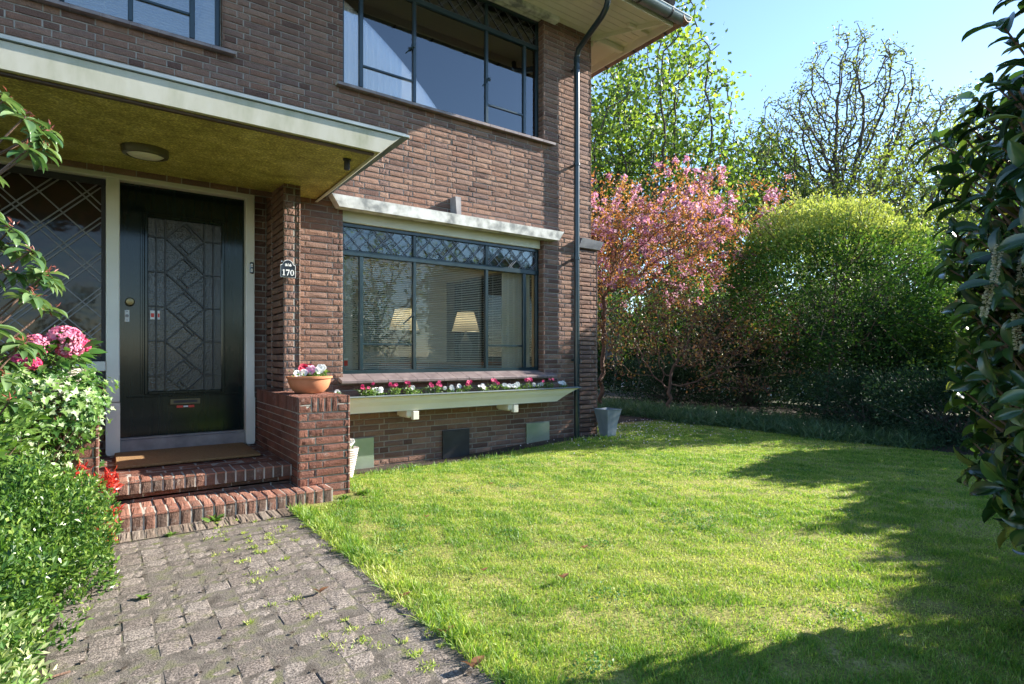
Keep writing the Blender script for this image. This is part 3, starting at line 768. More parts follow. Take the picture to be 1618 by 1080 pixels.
for i in range(5):
    zc = zt0-.155-i*P_
    for (xa, xb) in ((gx0, vb), (vc, gx1)): bar3(k, xa, zc, xb, zc, yl, .0055, .0055)
    t0, b0 = zc+.155, zc-.155
    yy = yl+.0004*(i % 2)
    bar3(k, xm, t0, vc, zc, yy, .006, .0065); bar3(k, vc, zc, xm, b0, yy, .006, .0062); bar3(k, xm, b0, vb, zc, yy, .006, .0066); bar3(k, vb, zc, xm, t0, yy, .006, .0063)
    q = .5; ax, az = (xm+vb)/2+.0, (zc+b0)/2
    bar3(k, ax, az, (xm+vc)/2, (t0+zc)/2, yl, .0045, .005)
    bar3(k, ax+.03, az+.03, ax+.03+.07, az+.03-.075, yl, .005, .0058)
    bar3(k, (xm+vc)/2-.02, (t0+zc)/2-.02, (xm+vc)/2-.09, (t0+zc)/2+.055, yl, .005, .0057)
k.build('lead_strip', M['leadk'], door, org=o_)
k = MB(); k.bbox(.482, .724, DY-.012, DY+.002, .652, .703, .004); k.build('letterbox', M['bronze'], door, org=(.6, DY, .65))
k = MB(); k.bbox(.51, .70, DY-.016, DY-.011, .667, .69, .002); k.build('letter_flap', M['slate'], door, org=(.6, DY-.01, .66))
k = MB(); k.bbox(.535, .585, DY-.004, DY+.001, .621, .642, .001); k.bbox(.628, .675, DY-.004, DY+.001, .621, .642, .001); k.cur = 1; k.bbox(.588, .625, DY-.004, DY+.001, .625, .639, .001)
k.build('letterbox_sticker', [M['redp'], M['whitep']], door, org=(.6, DY, .62))
k = MB(); k.lathe([(.001, 0), (.016, .002), (.016, .02), (.03, .035), (.036, .05), (.028, .066), (.001, .07)], (0, 0, 0), 16)
k.v = [(.18+x, DY-z, 1.565+y) for x, y, z in k.v]; k.build('door_knob', M['brass'], door, True, org=(.18, DY, 1.565))
k = MB(); k.bbox(.142, .178, DY-.008, DY+.001, 1.392, 1.497, .003); k.build('lock_plate', M['whitep'], door, org=(.16, DY, 1.39))
k = MB(); k.lathe([(.001, 0), (.013, 0), (.013, .009), (.001, .009)], (0, 0, 0), 14); k.v = [(.16+x, DY-.007-z, 1.445+y) for x, y, z in k.v]
k.build('lock_cylinder', M['stone'], door, org=(.16, DY, 1.44))
for z in (1.407, 1.482): k = MB(); k.bbox(.156, .164, DY-.010, DY-.007, z-.004, z+.004, .001); k.build('screw', M['stone'], door, org=(.16, DY, z))
k = MB(); k.bbox(.33, .365, DY-.001, DY+.004, 1.42, 1.50, .001); k.bbox(.385, .405, DY-.001, DY+.004, 1.42, 1.50, .001); k.cur = 1; k.bbox(.336, .36, DY-.003, DY+.002, 1.44, 1.475, .001); k.bbox(.388, .402, DY-.003, DY+.002, 1.44, 1.475, .001)
k.build('warning_sticker', [M['whitep'], M['redp']], door, org=(.36, DY, 1.42))
# sidelight
k = MB(); k.bbox(-3.2, .01, 5.95, 5.99, 2.55, 2.603, .004); k.bbox(-.022, .008, 5.95, 5.99, 1.05, 2.55, .004); k.bbox(-3.2, -.022, 5.951, 5.99, 1.05, 1.09, .004)
sd = k.build('sidelight_window', M['slate'], house, org=(-1, 5.95, 1.05))
k = MB(); k.box(-3.2, -.022, 5.97, 5.975, 1.09, 2.55); k.build('pane', M['glasss'], sd, org=(-1, 5.97, 1.09))
k = MB()
M['leadg'] = pm('grey lead', [(.16, .16, .17), (.24, .24, .25)], 10, .5, metal=.2)
s_ = .30
def clipbar(k, xa, za, xb, zb2, x0, x1, z0, z1, y, w):
    dx, dz = xb-xa, zb2-za; t0, t1 = 0., 1.
    for p, q in ((-dx, xa-x0), (dx, x1-xa), (-dz, za-z0), (dz, z1-za)):
        if abs(p) < 1e-9: continue
        r_ = q/p
        if p < 0: t0 = max(t0, r_)
        else: t1 = min(t1, r_)
    if t1-t0 > .01: bar3(k, xa+dx*t0, za+dz*t0, xa+dx*t1, za+dz*t1, y, w, .005)
for i in range(-8, 8):
    x = i*s_
    for o1 in (0, .045): clipbar(k, x+o1-1.6, 1.0, x+o1+0.2, 2.8*1.0, -3.2, -.024, 1.09, 2.55, 5.964+.0002*i, .0045)
    clipbar(k, x+1.6, 1.0, x-.2, 2.8, -3.2, -.024, 1.09, 2.55, 5.962, .0045)
    if i % 2: clipbar(k, x+1.66, 1.0, x-.14, 2.8, -3.2, -.024, 1.09, 2.55, 5.961, .0045)
k.build('lead_strip', M['leadg'], sd, org=(-1, 5.96, 1.09))
k = MB(); k.bbox(-3.2, .009, 5.87, 5.98, .965, 1.048, .006); k.build('sidelight_sill', M['post'], house)
k = MB(); k.bbox(-3.2, .006, 5.90, 5.98, .895, .963, .004); k.build('sidelight_base', M['slate'], house)
k = MB(); k.bbox(-3.2, .004, 5.91, 5.98, .862, .893, .003); k.build('stone_strip', M['lintel'], house)
# vents
for x0, x1, mt in ((2.08, 2.30, 'galv'), (3.12, 3.475, 'slate'), (4.32, 4.69, 'galv')):
    k = MB(); k.bbox(x0, x1, 5.675, 5.70, -.10, .24, .003)
    o = k.build('vent_plate', M[mt], house)
    tag(o, {2.08: 'greenish galvanised plate partly behind the brick pier', 3.12: 'dark slate coloured plate low on the wall', 4.32: 'grey galvanised plate near the downpipe'}[x0])
# buttress with cap
B = Bricks(9)
B.panel((0, 5.665, 0), UX, NF, 5.20, 5.545, -.2, 2.56, bond=1); B.panel((5.545, 5.665, 0), (0, 1, 0), (1, 0, 0), 0, .8, -.2, 2.56)
k = B.build('buttress', M['brick'], M['mortar'], house)
k = MB(); k.box(5.20, 5.53, 5.68, 6.3, -.2, 2.55); k.build('buttress_core', M['mortar'], house)
k = MB(); k.add([(5.17, 5.64, 2.555), (5.56, 5.64, 2.555), (5.60, 5.60, 2.66), (5.20, 5.60, 2.68), (5.17, 6.3, 2.555), (5.56, 6.3, 2.555), (5.60, 6.3, 2.66), (5.20, 6.3, 2.72)],
     [(0, 1, 2, 3), (7, 6, 5, 4), (4, 5, 1, 0), (3, 2, 6, 7), (1, 5, 6, 2), (0, 3, 7, 4)]); k.build('buttress_cap', M['stone'], house)
# downpipe
k = MB(); px, py = 5.095, 5.60; r_ = .037
pts = [(px, py, -.02), (px, py, 1.0), (px, py, 3.0), (px, py, 5.03), (px, py-.01, 5.09), (px-.02, py-.06, 5.14), (px-.05, py-.25, 5.20), (px-.13, py-.60, 5.27), (px-.16, py-.70, 5.31), (px-.17, py-.74, 5.36), (px-.17, py-.75, 5.44)]
k.tube(pts, r_, 16)
k.lathe([(r_+.006, 0), (r_+.006, .10)], (px, py, .98), 16); k.lathe([(r_+.006, 0), (r_+.006, .08)], (px, py, 4.98), 16)
dp = k.build('downpipe', M['frame'], house, True)
for z in (1.02, 2.37, 3.62, 4.9):
    k = MB(); k.lathe([(r_+.009, 0), (r_+.009, .03)], (px, py, z), 16); k.bbox(px-.012, px+.012, py+.03, 5.70, z, z+.03, .002)
    k.build('pipe_clip', M['frame'], dp, org=(px, py, z))
# eaves: soffit boards, fascia, gutter, roof
EX, EY, EZ = 6.02, 4.78, 5.50
k = MB()
nb = 9
for i in range(nb):
    y0 = EY+.02+(5.70-EY)*i/nb; k.box(-3.2, EX, y0+.002, y0+(5.70-EY)/nb-.004, EZ, EZ+.02)
k.box(5.46, EX, 5.705, 12.3, EZ+.001, EZ+.021)
sf = k.build('eave_boards', M['boards'], house)
k = MB(); k.box(-3.2, EX+.02, EY, EY+.022, 5.40, 5.58); k.box(EX, EX+.022, EY+.022, 12.3, 5.40, 5.58)
k.build('eave_fascia', M['boards'], house)
k = MB()
k.prism([(5.44, 5.72), (5.48, 5.68), (6.0, 4.82), (5.96, 4.80)], 2, 5.44, 5.499)   # hip board
k.build('eave_bracket', M['boards'], house)
for q in ((5.50, 6.0, 5.62, 5.69, 5.42, 5.498), (5.62, 6.0, 5.15, 5.20, 5.45, 5.4985), (5.47, 5.53, 5.74, 12.2, 5.40, 5.4985)): k = MB(); k.bbox(*q, .004); k.build('eave_bracket', M['boards'], house)
def gutter(p0, p1, side, mat, name):
    k = MB(); n = 10; r = .085; vs = []; fs = []
    p0, p1 = Vector(p0), Vector(p1); sd_ = Vector(side)
    for p, ext in ((p0, 0), (p1, 0)):
        for rr in (r, r-.006):
            for j in range(n+1):
                a = math.pi*j/n; vs.append(p+sd_*math.cos(a)*rr+Vector((0, 0, -math.sin(a)*rr)))
    m_ = n+1
    for j in range(n):
        fs += [(j, j+1, 2*m_+j+1, 2*m_+j), (m_+j+1, m_+j, 3*m_+j, 3*m_+j+1), (j, m_+j, m_+j+1, j+1), (2*m_+j, 2*m_+j+1, 3*m_+j+1, 3*m_+j)]
    fs += [(0, 2*m_, 3*m_, m_), (n, m_+n, 3*m_+n, 2*m_+n)]
    k.add(vs, fs); g = k.build(name, mat, house, True)
    L = (p1-p0).length; d = (p1-p0).normalized(); q = .35
    while q < min(L, 9):
        c = p0+d*q; k = MB(); vs = []; fs = []
        for t_ in (-.014, .014):
            for rr in (r+.005, r+.001):
                for j in range(n+1):
                    a = math.pi*j/n; vs.append(c+d*t_+sd_*math.cos(a)*rr+Vector((0, 0, -math.sin(a)*rr)))
        for j in range(n): fs += [(j, j+1, 2*m_+j+1, 2*m_+j), (j, m_+j, m_+j+1, j+1), (2*m_+j, 2*m_+j+1, 3*m_+j+1, 3*m_+j)]
        k.add(vs, fs); k.build('gutter_strap', M['slate'], g, org=tuple(c)); q += .55
    k = MB(); k.tube([p0+sd_*r, p1+sd_*r], .009, 6); k.build('gutter_bead', mat, g, org=tuple(p0))
    return g
gutter((EX+.17, EY-.085, 5.50), (-3.2, EY-.085, 5.50), (0, -1, 0), M['zinc'], 'gutter')
gutter((EX+.107, EY-.17, 5.50), (EX+.107, 12.3, 5.50), (1, 0, 0), M['copper'], 'gutter')
k = MB(); k.add([(-3.2, EY-.05, 5.60), (EX+.06, EY-.05, 5.60), (EX-3.0, 8.5, 8.4), (-3.2, 8.5, 8.4), (EX+.06, 12.3, 5.60), (-3.2, 12.3, 5.60)], [(0, 1, 2, 3), (1, 4, 2), (4, 5, 3, 2), (0, 5, 4, 1)])
roof = k.build('roof', M['rtile'], house)
k = MB(); x = -3.1; rg = random.Random(4)
while x < EX+.02:
    k.tube([(x, EY-.10, 5.615), (x, EY+.25, 5.86)], .055, 8); x += .20
y = EY
while y < 12.2:
    k.tube([(EX+.11, y+.05, 5.615), (EX-.25, y+.05, 5.86)], .055, 8); y += .20
k.build('eave_tiles', M['rtile'], roof, True, org=(2, 5, 5.6))
# rooms
def room(x0, x1, y0, y1, z0, z1, mat, open_back):
    k = MB()
    k.add([(x0, y0, z0), (x1, y0, z0), (x1, y1, z0), (x0, y1, z0), (x0, y0, z1), (x1, y0, z1), (x1, y1, z1), (x0, y1, z1)], [(0, 1, 2, 3), (7, 6, 5, 4), (0, 3, 7, 4)])
    h0, h1, a, b_ = open_back  # back opening out of sight, added to bring daylight into the room
    sz = (.9, 2.45, 6.7, 9.3) if z0 < 1 else (3.7, 5.4, 6.5, 9.5)  # matching gaps for the added side windows
    if x1 < 2: sz = (z0+.01, z0+.02, 6.5, 6.51)
    for ya, yb_, za, zc in ((y0, sz[2], z0, z1), (sz[3], y1, z0, z1), (sz[2], sz[3], z0, sz[0]), (sz[2], sz[3], sz[1], z1)): k.add([(x1, ya, za), (x1, yb_, za), (x1, yb_, zc), (x1, ya, zc)], [(0, 1, 2, 3)])
    for q in (((x0, z0), (x1, h0)), ((x0, h1), (x1, z1)), ((x0, h0), (a, h1)), ((b_, h0), (x1, h1))):
        (xa, za), (xb, zb2) = q; k.add([(xa, y1, za), (xb, y1, za), (xb, y1, zb2), (xa, y1, zb2)], [(0, 1, 2, 3)])
    return k.build('room_plaster', mat, house)
room(1.5, 5.19, 5.935, 11.0, .35, 2.62, M['room'], (.75, 2.5, 1.7, 3.6))
room(1.5, 5.19, 5.935, 11.9, 3.1, 5.52, M['roomw'], (3.3, 5.4, 1.7, 5.0))
room(-3.1, 1.0, 5.935, 11.9, 3.1, 5.515, M['roomw'], (3.4, 5.4, -2.8, .7))
k = MB(); k.box(1.45, 1.49, 6.0, 9.7, .3, 5.5); k.box(-3.1, 1.4, 6.12, 6.2, .2, 2.9); k.build('inner_wall', M['roomw'], house)

# ================================================================== things inside
def curtain(x0, x1, y, z0, z1, label, amp=.025, n=None, per=.09):
    n = n or int((x1-x0)/.012); xs = np.linspace(x0, x1, n); ph = np.cumsum(RNG.normal(0, .12, n))
    ys = y+amp*np.sin(xs/per*6.28+ph)
    V = np.concatenate([np.stack([xs, ys, np.full(n, z)], 1) for z in (z0, z1)]); i = np.arange(n-1)
    o = mesh_np('curtain', V, [np.stack([i, i+1, n+i+1, n+i], 1)], RNG.random(n-1), [M['curtain']], None, True)
    return tag(o, label, 'curtain', 'curtains behind the windows')
curtain(2.0, 2.17, 5.96, .9, 2.6, 'cream curtain at the left edge of the lower window')
curtain(4.12, 4.60, 5.97, .9, 2.6, 'pale curtain hanging in the right end of the lower window')
curtain(2.0, 2.72, 5.92, 3.6, 5.5, 'sheer white curtain at the left end of the upper window', .02, per=.07)
curtain(3.90, 4.60, 5.92, 3.6, 5.5, 'sheer white curtain at the right end of the upper window', .02, per=.07)
def blind(x0, x1, y, z0, z1, pitch, w, tilt, label, cords):
    t = empty('venetian_blind', ((x0+x1)/2, y, z0), label, 'blind', 'venetian blinds')
    n = int((z1-z0)/pitch); i = np.arange(n); zc = z0+.02+i*pitch
    c, s2 = math.cos(tilt)*w/2, math.sin(tilt)*w/2
    V = []
    for zz in zc: V += [(x0, y-c, zz-s2), (x1, y-c, zz-s2), (x1, y, zz+.0012), (x0, y, zz+.0012), (x1, y+c, zz+s2), (x0, y+c, zz+s2)]
    F = np.concatenate([np.stack([i*6, i*6+1, i*6+2, i*6+3], 1), np.stack([i*6+3, i*6+2, i*6+4, i*6+5], 1)])
    mesh_np('slats', np.array(V), [F], RNG.random(2*n), [M['slat']], None, False, t)
    k = MB(); k.bbox(x0, x1, y-.015, y+.015, z1, z1+.03, .003); k.build('head_rail', M['slat'], t); k = MB(); k.bbox(x0, x1, y-.01, y+.01, z0-.005, z0+.008, .003); k.build('bottom_rail', M['slat'], t)
    k = MB()
    for cx in cords: k.tube([(cx, y-w/2-.001, z0), (cx, y-w/2-.001, z1)], .0018, 4)
    k.build('cord', M['slat'], t)
blind(2.03, 2.83, 5.905, .955, 2.15, .0215, .020, R(38), 'cream venetian blind across the left casement of the lower window', (2.06, 2.52))
blind(2.84, 3.79, 5.905, .955, 2.15, .0215, .020, R(38), 'cream venetian blind across the wide middle pane', (3.05, 3.5))
blind(3.80, 4.57, 5.905, .955, 2.15, .0215, .019, R(22), 'cream venetian blind across the right casement', (3.95, 4.3))
blind(-.27, .84, 5.90, 3.96, 5.08, .027, .025, R(38), 'closed pale blind in the upper left window', (.0, .5))
def table_lamp(x, y, z, label):
    t = empty('table_lamp', (x, y, z), label, 'lamp', 'table lamps behind the blinds')
    k = MB(); k.lathe([(.07, 0), (.075, .02), (.05, .05), (.09, .14), (.10, .24), (.05, .36), (.02, .40), (.015, .52)], (x, y, z), 16); k.build('lamp_base', M['pottery'], t, True)
    k = MB(); k.lathe([(.20, .44), (.12, .72)], (x, y, z), 20); k.f = k.f[:-2]; k.m = k.m[:-2]; k.build('lamp_shade', M['shade'], t, True)
    pl = bpy.data.lights.new('added_bulb', 'POINT'); pl.energy = .8; pl.color = (1, .86, .62); pl.shadow_soft_size = .05; po = bpy.data.objects.new('added_bulb', pl); COL.objects.link(po); po.parent = t; po.location = (0, 0, .58)  # light added inside the shade to brighten the dim room
def cabinet(x0, x1, y0, y1, h, label, mat):
    t = empty('cabinet', ((x0+x1)/2, (y0+y1)/2, .35), label, 'cabinet')
    k = MB(); k.bbox(x0, x1, y0+.01, y1, .42, h-.03, .004); k.build('carcass', mat, t)
    k = MB(); k.bbox(x0-.03, x1+.03, y0-.02, y1, h-.03, h, .006); k.build('cabinet_top', mat, t)
    n = 4
    for i in range(n):
        a = x0+(x1-x0)*i/n; k = MB(); k.bbox(a+.015, a+(x1-x0)/n-.015, y0-.005, y0+.012, .46, h-.06, .004); k.build('cabinet_door', mat, t)
    for sx in (x0+.03, x1-.06):
        for sy in (y0+.03, y1-.06): k = MB(); k.box(sx, sx+.04, sy, sy+.04, .352, .42); k.build('leg', mat, t)
cabinet(2.75, 5.0, 6.8, 7.2, 1.0, 'orange wooden cabinet under the lamps indoors', M['wood'])
table_lamp(3.26, 7.0, 1.0, 'table lamp with cream shade behind the left casement')
table_lamp(4.22, 7.0, 1.0, 'table lamp with cream shade behind the middle pane')
# indoor plant
t = empty('house_plant', (2.55, 6.5, .35), 'leafy green house plant on a stand behind the left casement', 'plant')
k = MB(); k.lathe([(.10, .40), (.14, .65), (.15, .66), (.13, .66)], (2.55, 6.5, .35), 16); k.build('pot', M['pottery'], t, True)
k = MB()
for sx, sy in ((-.1, -.1), (.1, -.1), (.1, .1), (-.1, .1)): k.box(2.55+sx-.015, 2.55+sx+.015, 6.5+sy-.015, 6.5+sy+.015, .352, .74)
k.box(2.43, 2.67, 6.38, 6.62, .73, .75); k.build('stand', M['dwood'], t)
p, d = blob(420, (2.55, 6.5, 1.42), (.26, .26, .40), 3, .2, .8)
leaves('foliage', p, rdir(len(p), .1), rdir(len(p), .6), RNG.uniform(.06, .10, len(p)), .035, 'leaf1', LF('house plant leaf', [(.03, .08, .015), (.09, .16, .03)], .3), t)
k = MB(); k.bbox(2.022, 2.075, 5.832, 5.836, .99, 1.045, .001); k.cur = 1; k.bbox(2.03, 2.08, 5.832, 5.836, 1.052, 1.07, .001)
tag(k.build('warning_sticker', [M['redp'], M['whitep']]), 'small red and white sticker in the lower left corner of the window', 'sticker')

# ================================================================== small things on the house
t = empty('ceiling_light', (.243, 4.92, 2.60), 'round bulkhead light with bronze rim under the porch canopy', 'lamp')
sl_ = (zb_-zf)/2.09
def slope(v): return [(x, y, z+(y-3.86)*sl_) for x, y, z in v]
k = MB(); k.lathe([(.150, 0), (.150, -.035), (.142, -.052), (.120, -.055), (.118, -.045), (.118, 0)], (.243, 4.92, zf), 32); k.v = slope(k.v); k.build('rim', M['bronze'], t, True)
k = MB(); k.lathe([(.118, -.045), (.10, -.058), (.06, -.066), (.001, -.068)], (.243, 4.92, zf), 32); k.v = slope(k.v); k.build('diffuser', M['opal'], t, True)
t = empty('motion_sensor', (1.47, 4.15, 2.5), 'small dark cylinder sensor under the canopy corner', 'sensor')
k = MB(); k.lathe([(.022, 0), (.022, -.075), (.018, -.082), (.001, -.083)], (1.47, 4.15, zf+.016), 14); k.build('housing', M['slate'], t, True)
k = MB(); k.lathe([(.03, 0), (.03, -.012), (.022, -.013)], (1.47, 4.15, zf+.017), 14); k.build('base_plate', M['slate'], t, True)
# house number plate
M['enamel'] = pm('black enamel', [(.012, .013, .016)], 4, .2, coat=.6); M['wenamel'] = pm('white enamel', [(.78, .78, .76)], 4, .3)
t = empty('number_plate', (1.322, 5.225, 1.80), 'black arched house number plate reading 170 on brick', 'sign')
def arch(x0, x1, z0, z1):
    pts = [(x0, z0), (x1, z0), (x1, z1-.05)]; cx = (x0+x1)/2
    pts += [(x1-.012, z1-.044)]
    rr = (x1-x0)/2-.018
    pts += [(cx+rr*math.cos(R(a)), z1-.048+.046*math.sin(R(a))) for a in range(10, 171, 16)]
    pts += [(x0+.012, z1-.044), (x0, z1-.05)]; return pts
k = MB(); k.prism(arch(1.256, 1.384, 1.790, 1.948), 1, 5.224, 5.235); k.build('plate_border', M['wenamel'], t)
k = MB(); k.prism(arch(1.260, 1.380, 1.794, 1.944), 1, 5.221, 5.236); k.build('plate_face', M['enamel'], t)
for z in (1.80, 1.93): k = MB(); k.tube([(1.27, 5.236, z), (1.27, 5.25, z)], .006, 6); k.build('plate_screw', M['steel'], t)
k = MB(); yA, yB = 5.2185, 5.2225
def dg(poly): k.prism(poly, 1, yA, yB)
h = .052; z0 = 1.806
# 1
dg([(1.279, z0+.005), (1.279, z0+h), (1.287, z0+h), (1.287, z0+.005)]); dg([(1.272, z0), (1.272, z0+.0048), (1.294, z0+.0048), (1.294, z0)]); dg([(1.271, z0+h-.010), (1.279, z0+h-.001), (1.279, z0+h-.010)][:3])
# 7
dg([(1.301, z0+h-.010), (1.301, z0+h), (1.331, z0+h), (1.331, z0+h-.010)]); dg([(1.308, z0), (1.316, z0), (1.331, z0+h-.0102), (1.324, z0+h-.0102)]); dg([(1.301, z0+h-.018), (1.301, z0+h-.0102), (1.305, z0+h-.0102)])
# 0
cx, cz = 1.353, z0+h/2
for a in range(0, 360, 20):
    a0, a1 = R(a), R(a+20); wx0, wx1 = .0165, .0085
    dg([(cx+wx1*math.cos(a0), cz+.021*math.sin(a0)), (cx+wx0*math.cos(a0), cz+.026*math.sin(a0)), (cx+wx0*math.cos(a1), cz+.026*math.sin(a1)), (cx+wx1*math.cos(a1), cz+.021*math.sin(a1))])
k.build('numerals', M['wenamel'], t)
k = MB()
for sx in (-1, 1):   # small crest: two curled beasts facing a stem
    c0 = 1.320+sx*.013
    for (dx, dz, r0) in ((0, 0, .007), (sx*.006, .009, .005), (sx*.011, -.003, .0045), (sx*.009, .004, .0035), (sx*-.003, -.007, .004), (sx*.007, -.009, .0035)):
        k.prism([(c0+dx+r0*math.cos(R(a)), 1.898+dz+r0*math.sin(R(a))) for a in range(0, 360, 60)], 1, yA+.0003*(dx > 0), yB)
k.prism([(1.318, 1.888), (1.322, 1.888), (1.322, 1.915), (1.318, 1.915)], 1, yA, yB); k.build('crest', M['wenamel'], t)
# bell on door post
t = empty('door_bell', (1.148, 5.878, 1.90), 'small black and white door bell on right door post', 'bell')
k = MB(); k.bbox(1.130, 1.166, 5.862, 5.879, 1.885, 1.995, .012); k.build('bell_plate', M['enamel'], t)
for z in (1.915, 1.963): k = MB(); k.bbox(1.139, 1.157, 5.857, 5.863, z-.016, z+.016, .004); k.build('bell_button', M['wenamel'], t)
# door mat
k = MB(); k.bbox(.07, 1.07, 5.10, 5.86, .254, .274, .006); tag(k.build('door_mat', M['coir']), 'wide brown coir mat before the front door', 'door mat')

# ================================================================== window box + flowers
t = empty('window_box', (3.4, 5.5, .52), 'long cream painted window box full of flowers under the sill', 'window box')
X0, X1 = 1.60, 4.93
prof = [(5.345, .685), (5.36, .665), (5.375, .63), (5.40, .59), (5.42, .535), (5.42, .525), (5.69, .525), (5.69, .545), (5.44, .545), (5.42, .60), (5.385, .66), (5.37, .685)]
k = MB()
def flare(x0, x1, cut):   # end cut slanting inwards to the bottom
    vs = []; n = len(prof)
    for side in (0, 1):
        for y, z in prof:
            inset = cut*((.685-z)/.16)**.8 if z < .685 else 0
            vs.append((x0 if side == 0 else x1-inset, y, z))
    fs = [(i, (i+1) % n, n+(i+1) % n, n+i) for i in range(n)]
    return vs, fs
vs, fs = flare(X0, X1, .33); k.add(vs, [f[::-1] for f in fs]); k.add([(X0, y, z) for y, z in prof], [tuple(range(len(prof)))])
# end cheek
ch = [(X1-.33*((.685-z)/.16)**.8 if z < .685 else X1, y, z) for y, z in prof[:6]]
k.add(ch+[(c[0], 5.69, c[2]) for c in ch], [(i, i+1, 6+i+1, 6+i) for i in range(5)])
k.build('trough', M['boards'], t)
k = MB(); k.bbox(X0, X1+.01, 5.330, 5.372, .682, .697, .004); k.bbox(X1-.03, X1+.011, 5.372, 5.69, .6825, .6965, .004); k.build('rim', M['zinc'], t)
k = MB(); k.box(X0+.02, X1-.05, 5.43, 5.68, .60, .675); k.box(X0+.02, X1-.05, 5.39, 5.43, .66, .6755); k.build('soil', M['soil'], t)
for x in (2.60, 3.90):
    k = MB(); k.bbox(x-.035, x+.065, 5.44, 5.69, .455, .524, .004); k.bbox(x+.02, x+.085, 5.40, 5.46, .425, .4545+.06, .004); k.bbox(x-.04+.03, x+.02, 5.47, 5.69, .44, .456, .003)
    k.build('bracket', M['white'], t)
LV = {'pansy': LF('pansy leaf', [(.05, .12, .02), (.12, .22, .05), (.2, .28, .1)], .35), 'wf': LF('white petal', [(.80, .82, .80), (.86, .86, .84)], .3, .6, tmul=1), 'pf': LF('magenta petal', [(.55, .03, .14), (.72, .08, .22)], .3, .6, tmul=1),
      'rf': LF('crimson petal', [(.50, .015, .04), (.62, .04, .10)], .3, .6, tmul=1), 'lf': LF('lilac pink petal', [(.65, .25, .42), (.72, .38, .55)], .3, .6, tmul=1)}
def flower(x, y, z, h, cols, name, label, group, nl=34, spread=.055, nf=3, fs=.022):
    t = empty(name, (x, y, z), label, 'flower', group)
    n = nl; p = np.array([x, y, z+.005])+RNG.normal(0, 1, (n, 3))*[spread*.55, spread*.5, 0]+np.stack([np.zeros(n), np.zeros(n), RNG.uniform(0, h*.55, n)], 1)
    leaves('foliage', p, rdir(n, .5), rdir(n, 1.2), RNG.uniform(.02, .036, n), .017, 'leaf1', LV['pansy'], t)
    P = []; D = []; Nn = []; stems = MB()
    for i in range(nf):
        c = np.array([x+random.gauss(0, spread*.5), y+random.gauss(0, spread*.4), z+h*random.uniform(.65, 1.05)])
        fd = norm(np.array([random.gauss(-.25, .4), -1, random.gauss(.35, .4)])); u = norm(np.cross(fd, [0, 0, 1])); w = np.cross(u, fd)
        stems.tube([(x, y, z), tuple((np.array([x, y, z])+c)/2+[0, 0, .01]), tuple(c)], .0018, 4)
        for j in range(6):
            a = j*1.047+random.random()*.3; dd = u*math.cos(a)+w*math.sin(a)
            P.append(c+fd*.002*j); D.append(dd+fd*.25); Nn.append(fd)
    leaves('petals', P, D, np.array(Nn), fs, fs*.95, 'petal', LV[cols], t); stems.build('stems', M['stem'], t)
    return t
FL = [(1.84, 'wf'), (2.10, 'pf'), (2.17, 'pf'), (2.27, 'wf'), (2.44, 'pf'), (2.60, 'pf'), (2.66, 'wf'), (2.86, 'pf'), (2.95, 'pf'), (3.10, 'wf'), (3.20, 'wf'), (3.30, 'pf'), (3.52, 'wf'), (3.70, 'pf'), (3.87, 'wf'), (3.96, 'wf'), (4.15, 'pf'), (4.33, 'wf'), (4.50, 'pf'), (4.75, 'wf')]
ordn = ['first', 'second', 'third', 'fourth', 'fifth', 'sixth', 'seventh', 'eighth', 'ninth', 'tenth']
cw = cp = 0
for x, c in FL:
    if c == 'wf': i = cw; cw += 1
    else: i = cp; cp += 1
    colr = 'white pansy' if c == 'wf' else 'magenta cyclamen'
    flower(x, 5.50+random.gauss(-.03, .03), .682, .07 if c == 'wf' else .125, c, 'pansy' if c == 'wf' else 'cyclamen', '%s, %s of its colour from the left in the window box' % (colr, ordn[min(i, 9)]), 'flowers in the window box', nl=random.randint(50, 110), spread=random.uniform(.045, .085), nf=random.randint(2, 5), fs=random.uniform(.024, .034) if c == 'wf' else random.uniform(.018, .025))
# terracotta bowl
t = empty('flower_bowl', (1.40, 4.86, PZ), 'wide terracotta bowl standing on top of the brick pier', 'pot')
k = MB(); k.lathe([(.001, 0), (.105, 0), (.115, .006), (.15, .04), (.168, .085), (.172, .118), (.185, .122), (.187, .138), (.178, .141), (.166, .135), (.160, .11), (.001, .105)], (1.40, 4.86, PZ+.001), 40)
bowl = k.build('bowl', M['terra'], t, True)
k = MB(); k.lathe([(.001, .10), (.162, .11), (.001, .12)], (1.40, 4.86, PZ), 24); k.build('soil', M['soil'], t)
for i, (dx, dy, c, nm) in enumerate(((-.09, -.03, 'wf', 'white pansy'), (-.05, .03, 'rf', 'crimson pansy'), (.0, -.02, 'lf', 'lilac pink pansy'), (.04, -.03, 'wf', 'large white pansy'), (.10, .0, 'wf', 'tall white pansy'), (.02, .06, 'rf', 'deep red pansy'))):
    flower(1.40+dx, 4.86+dy, PZ+.115, .10 if i != 0 else .06, c, 'pansy', ['small low white pansy at the left of the terracotta bowl', 'crimson pansy standing in the left half of the terracotta bowl', 'lilac pink pansy in the middle of the terracotta bowl', 'full white pansy in the right half of the terracotta bowl', 'upright white pansy at the right rim of the terracotta bowl', 'deep red pansy at the back of the terracotta bowl'][i], 'pansies in the terracotta bowl', nl=40, nf=4, fs=.032)
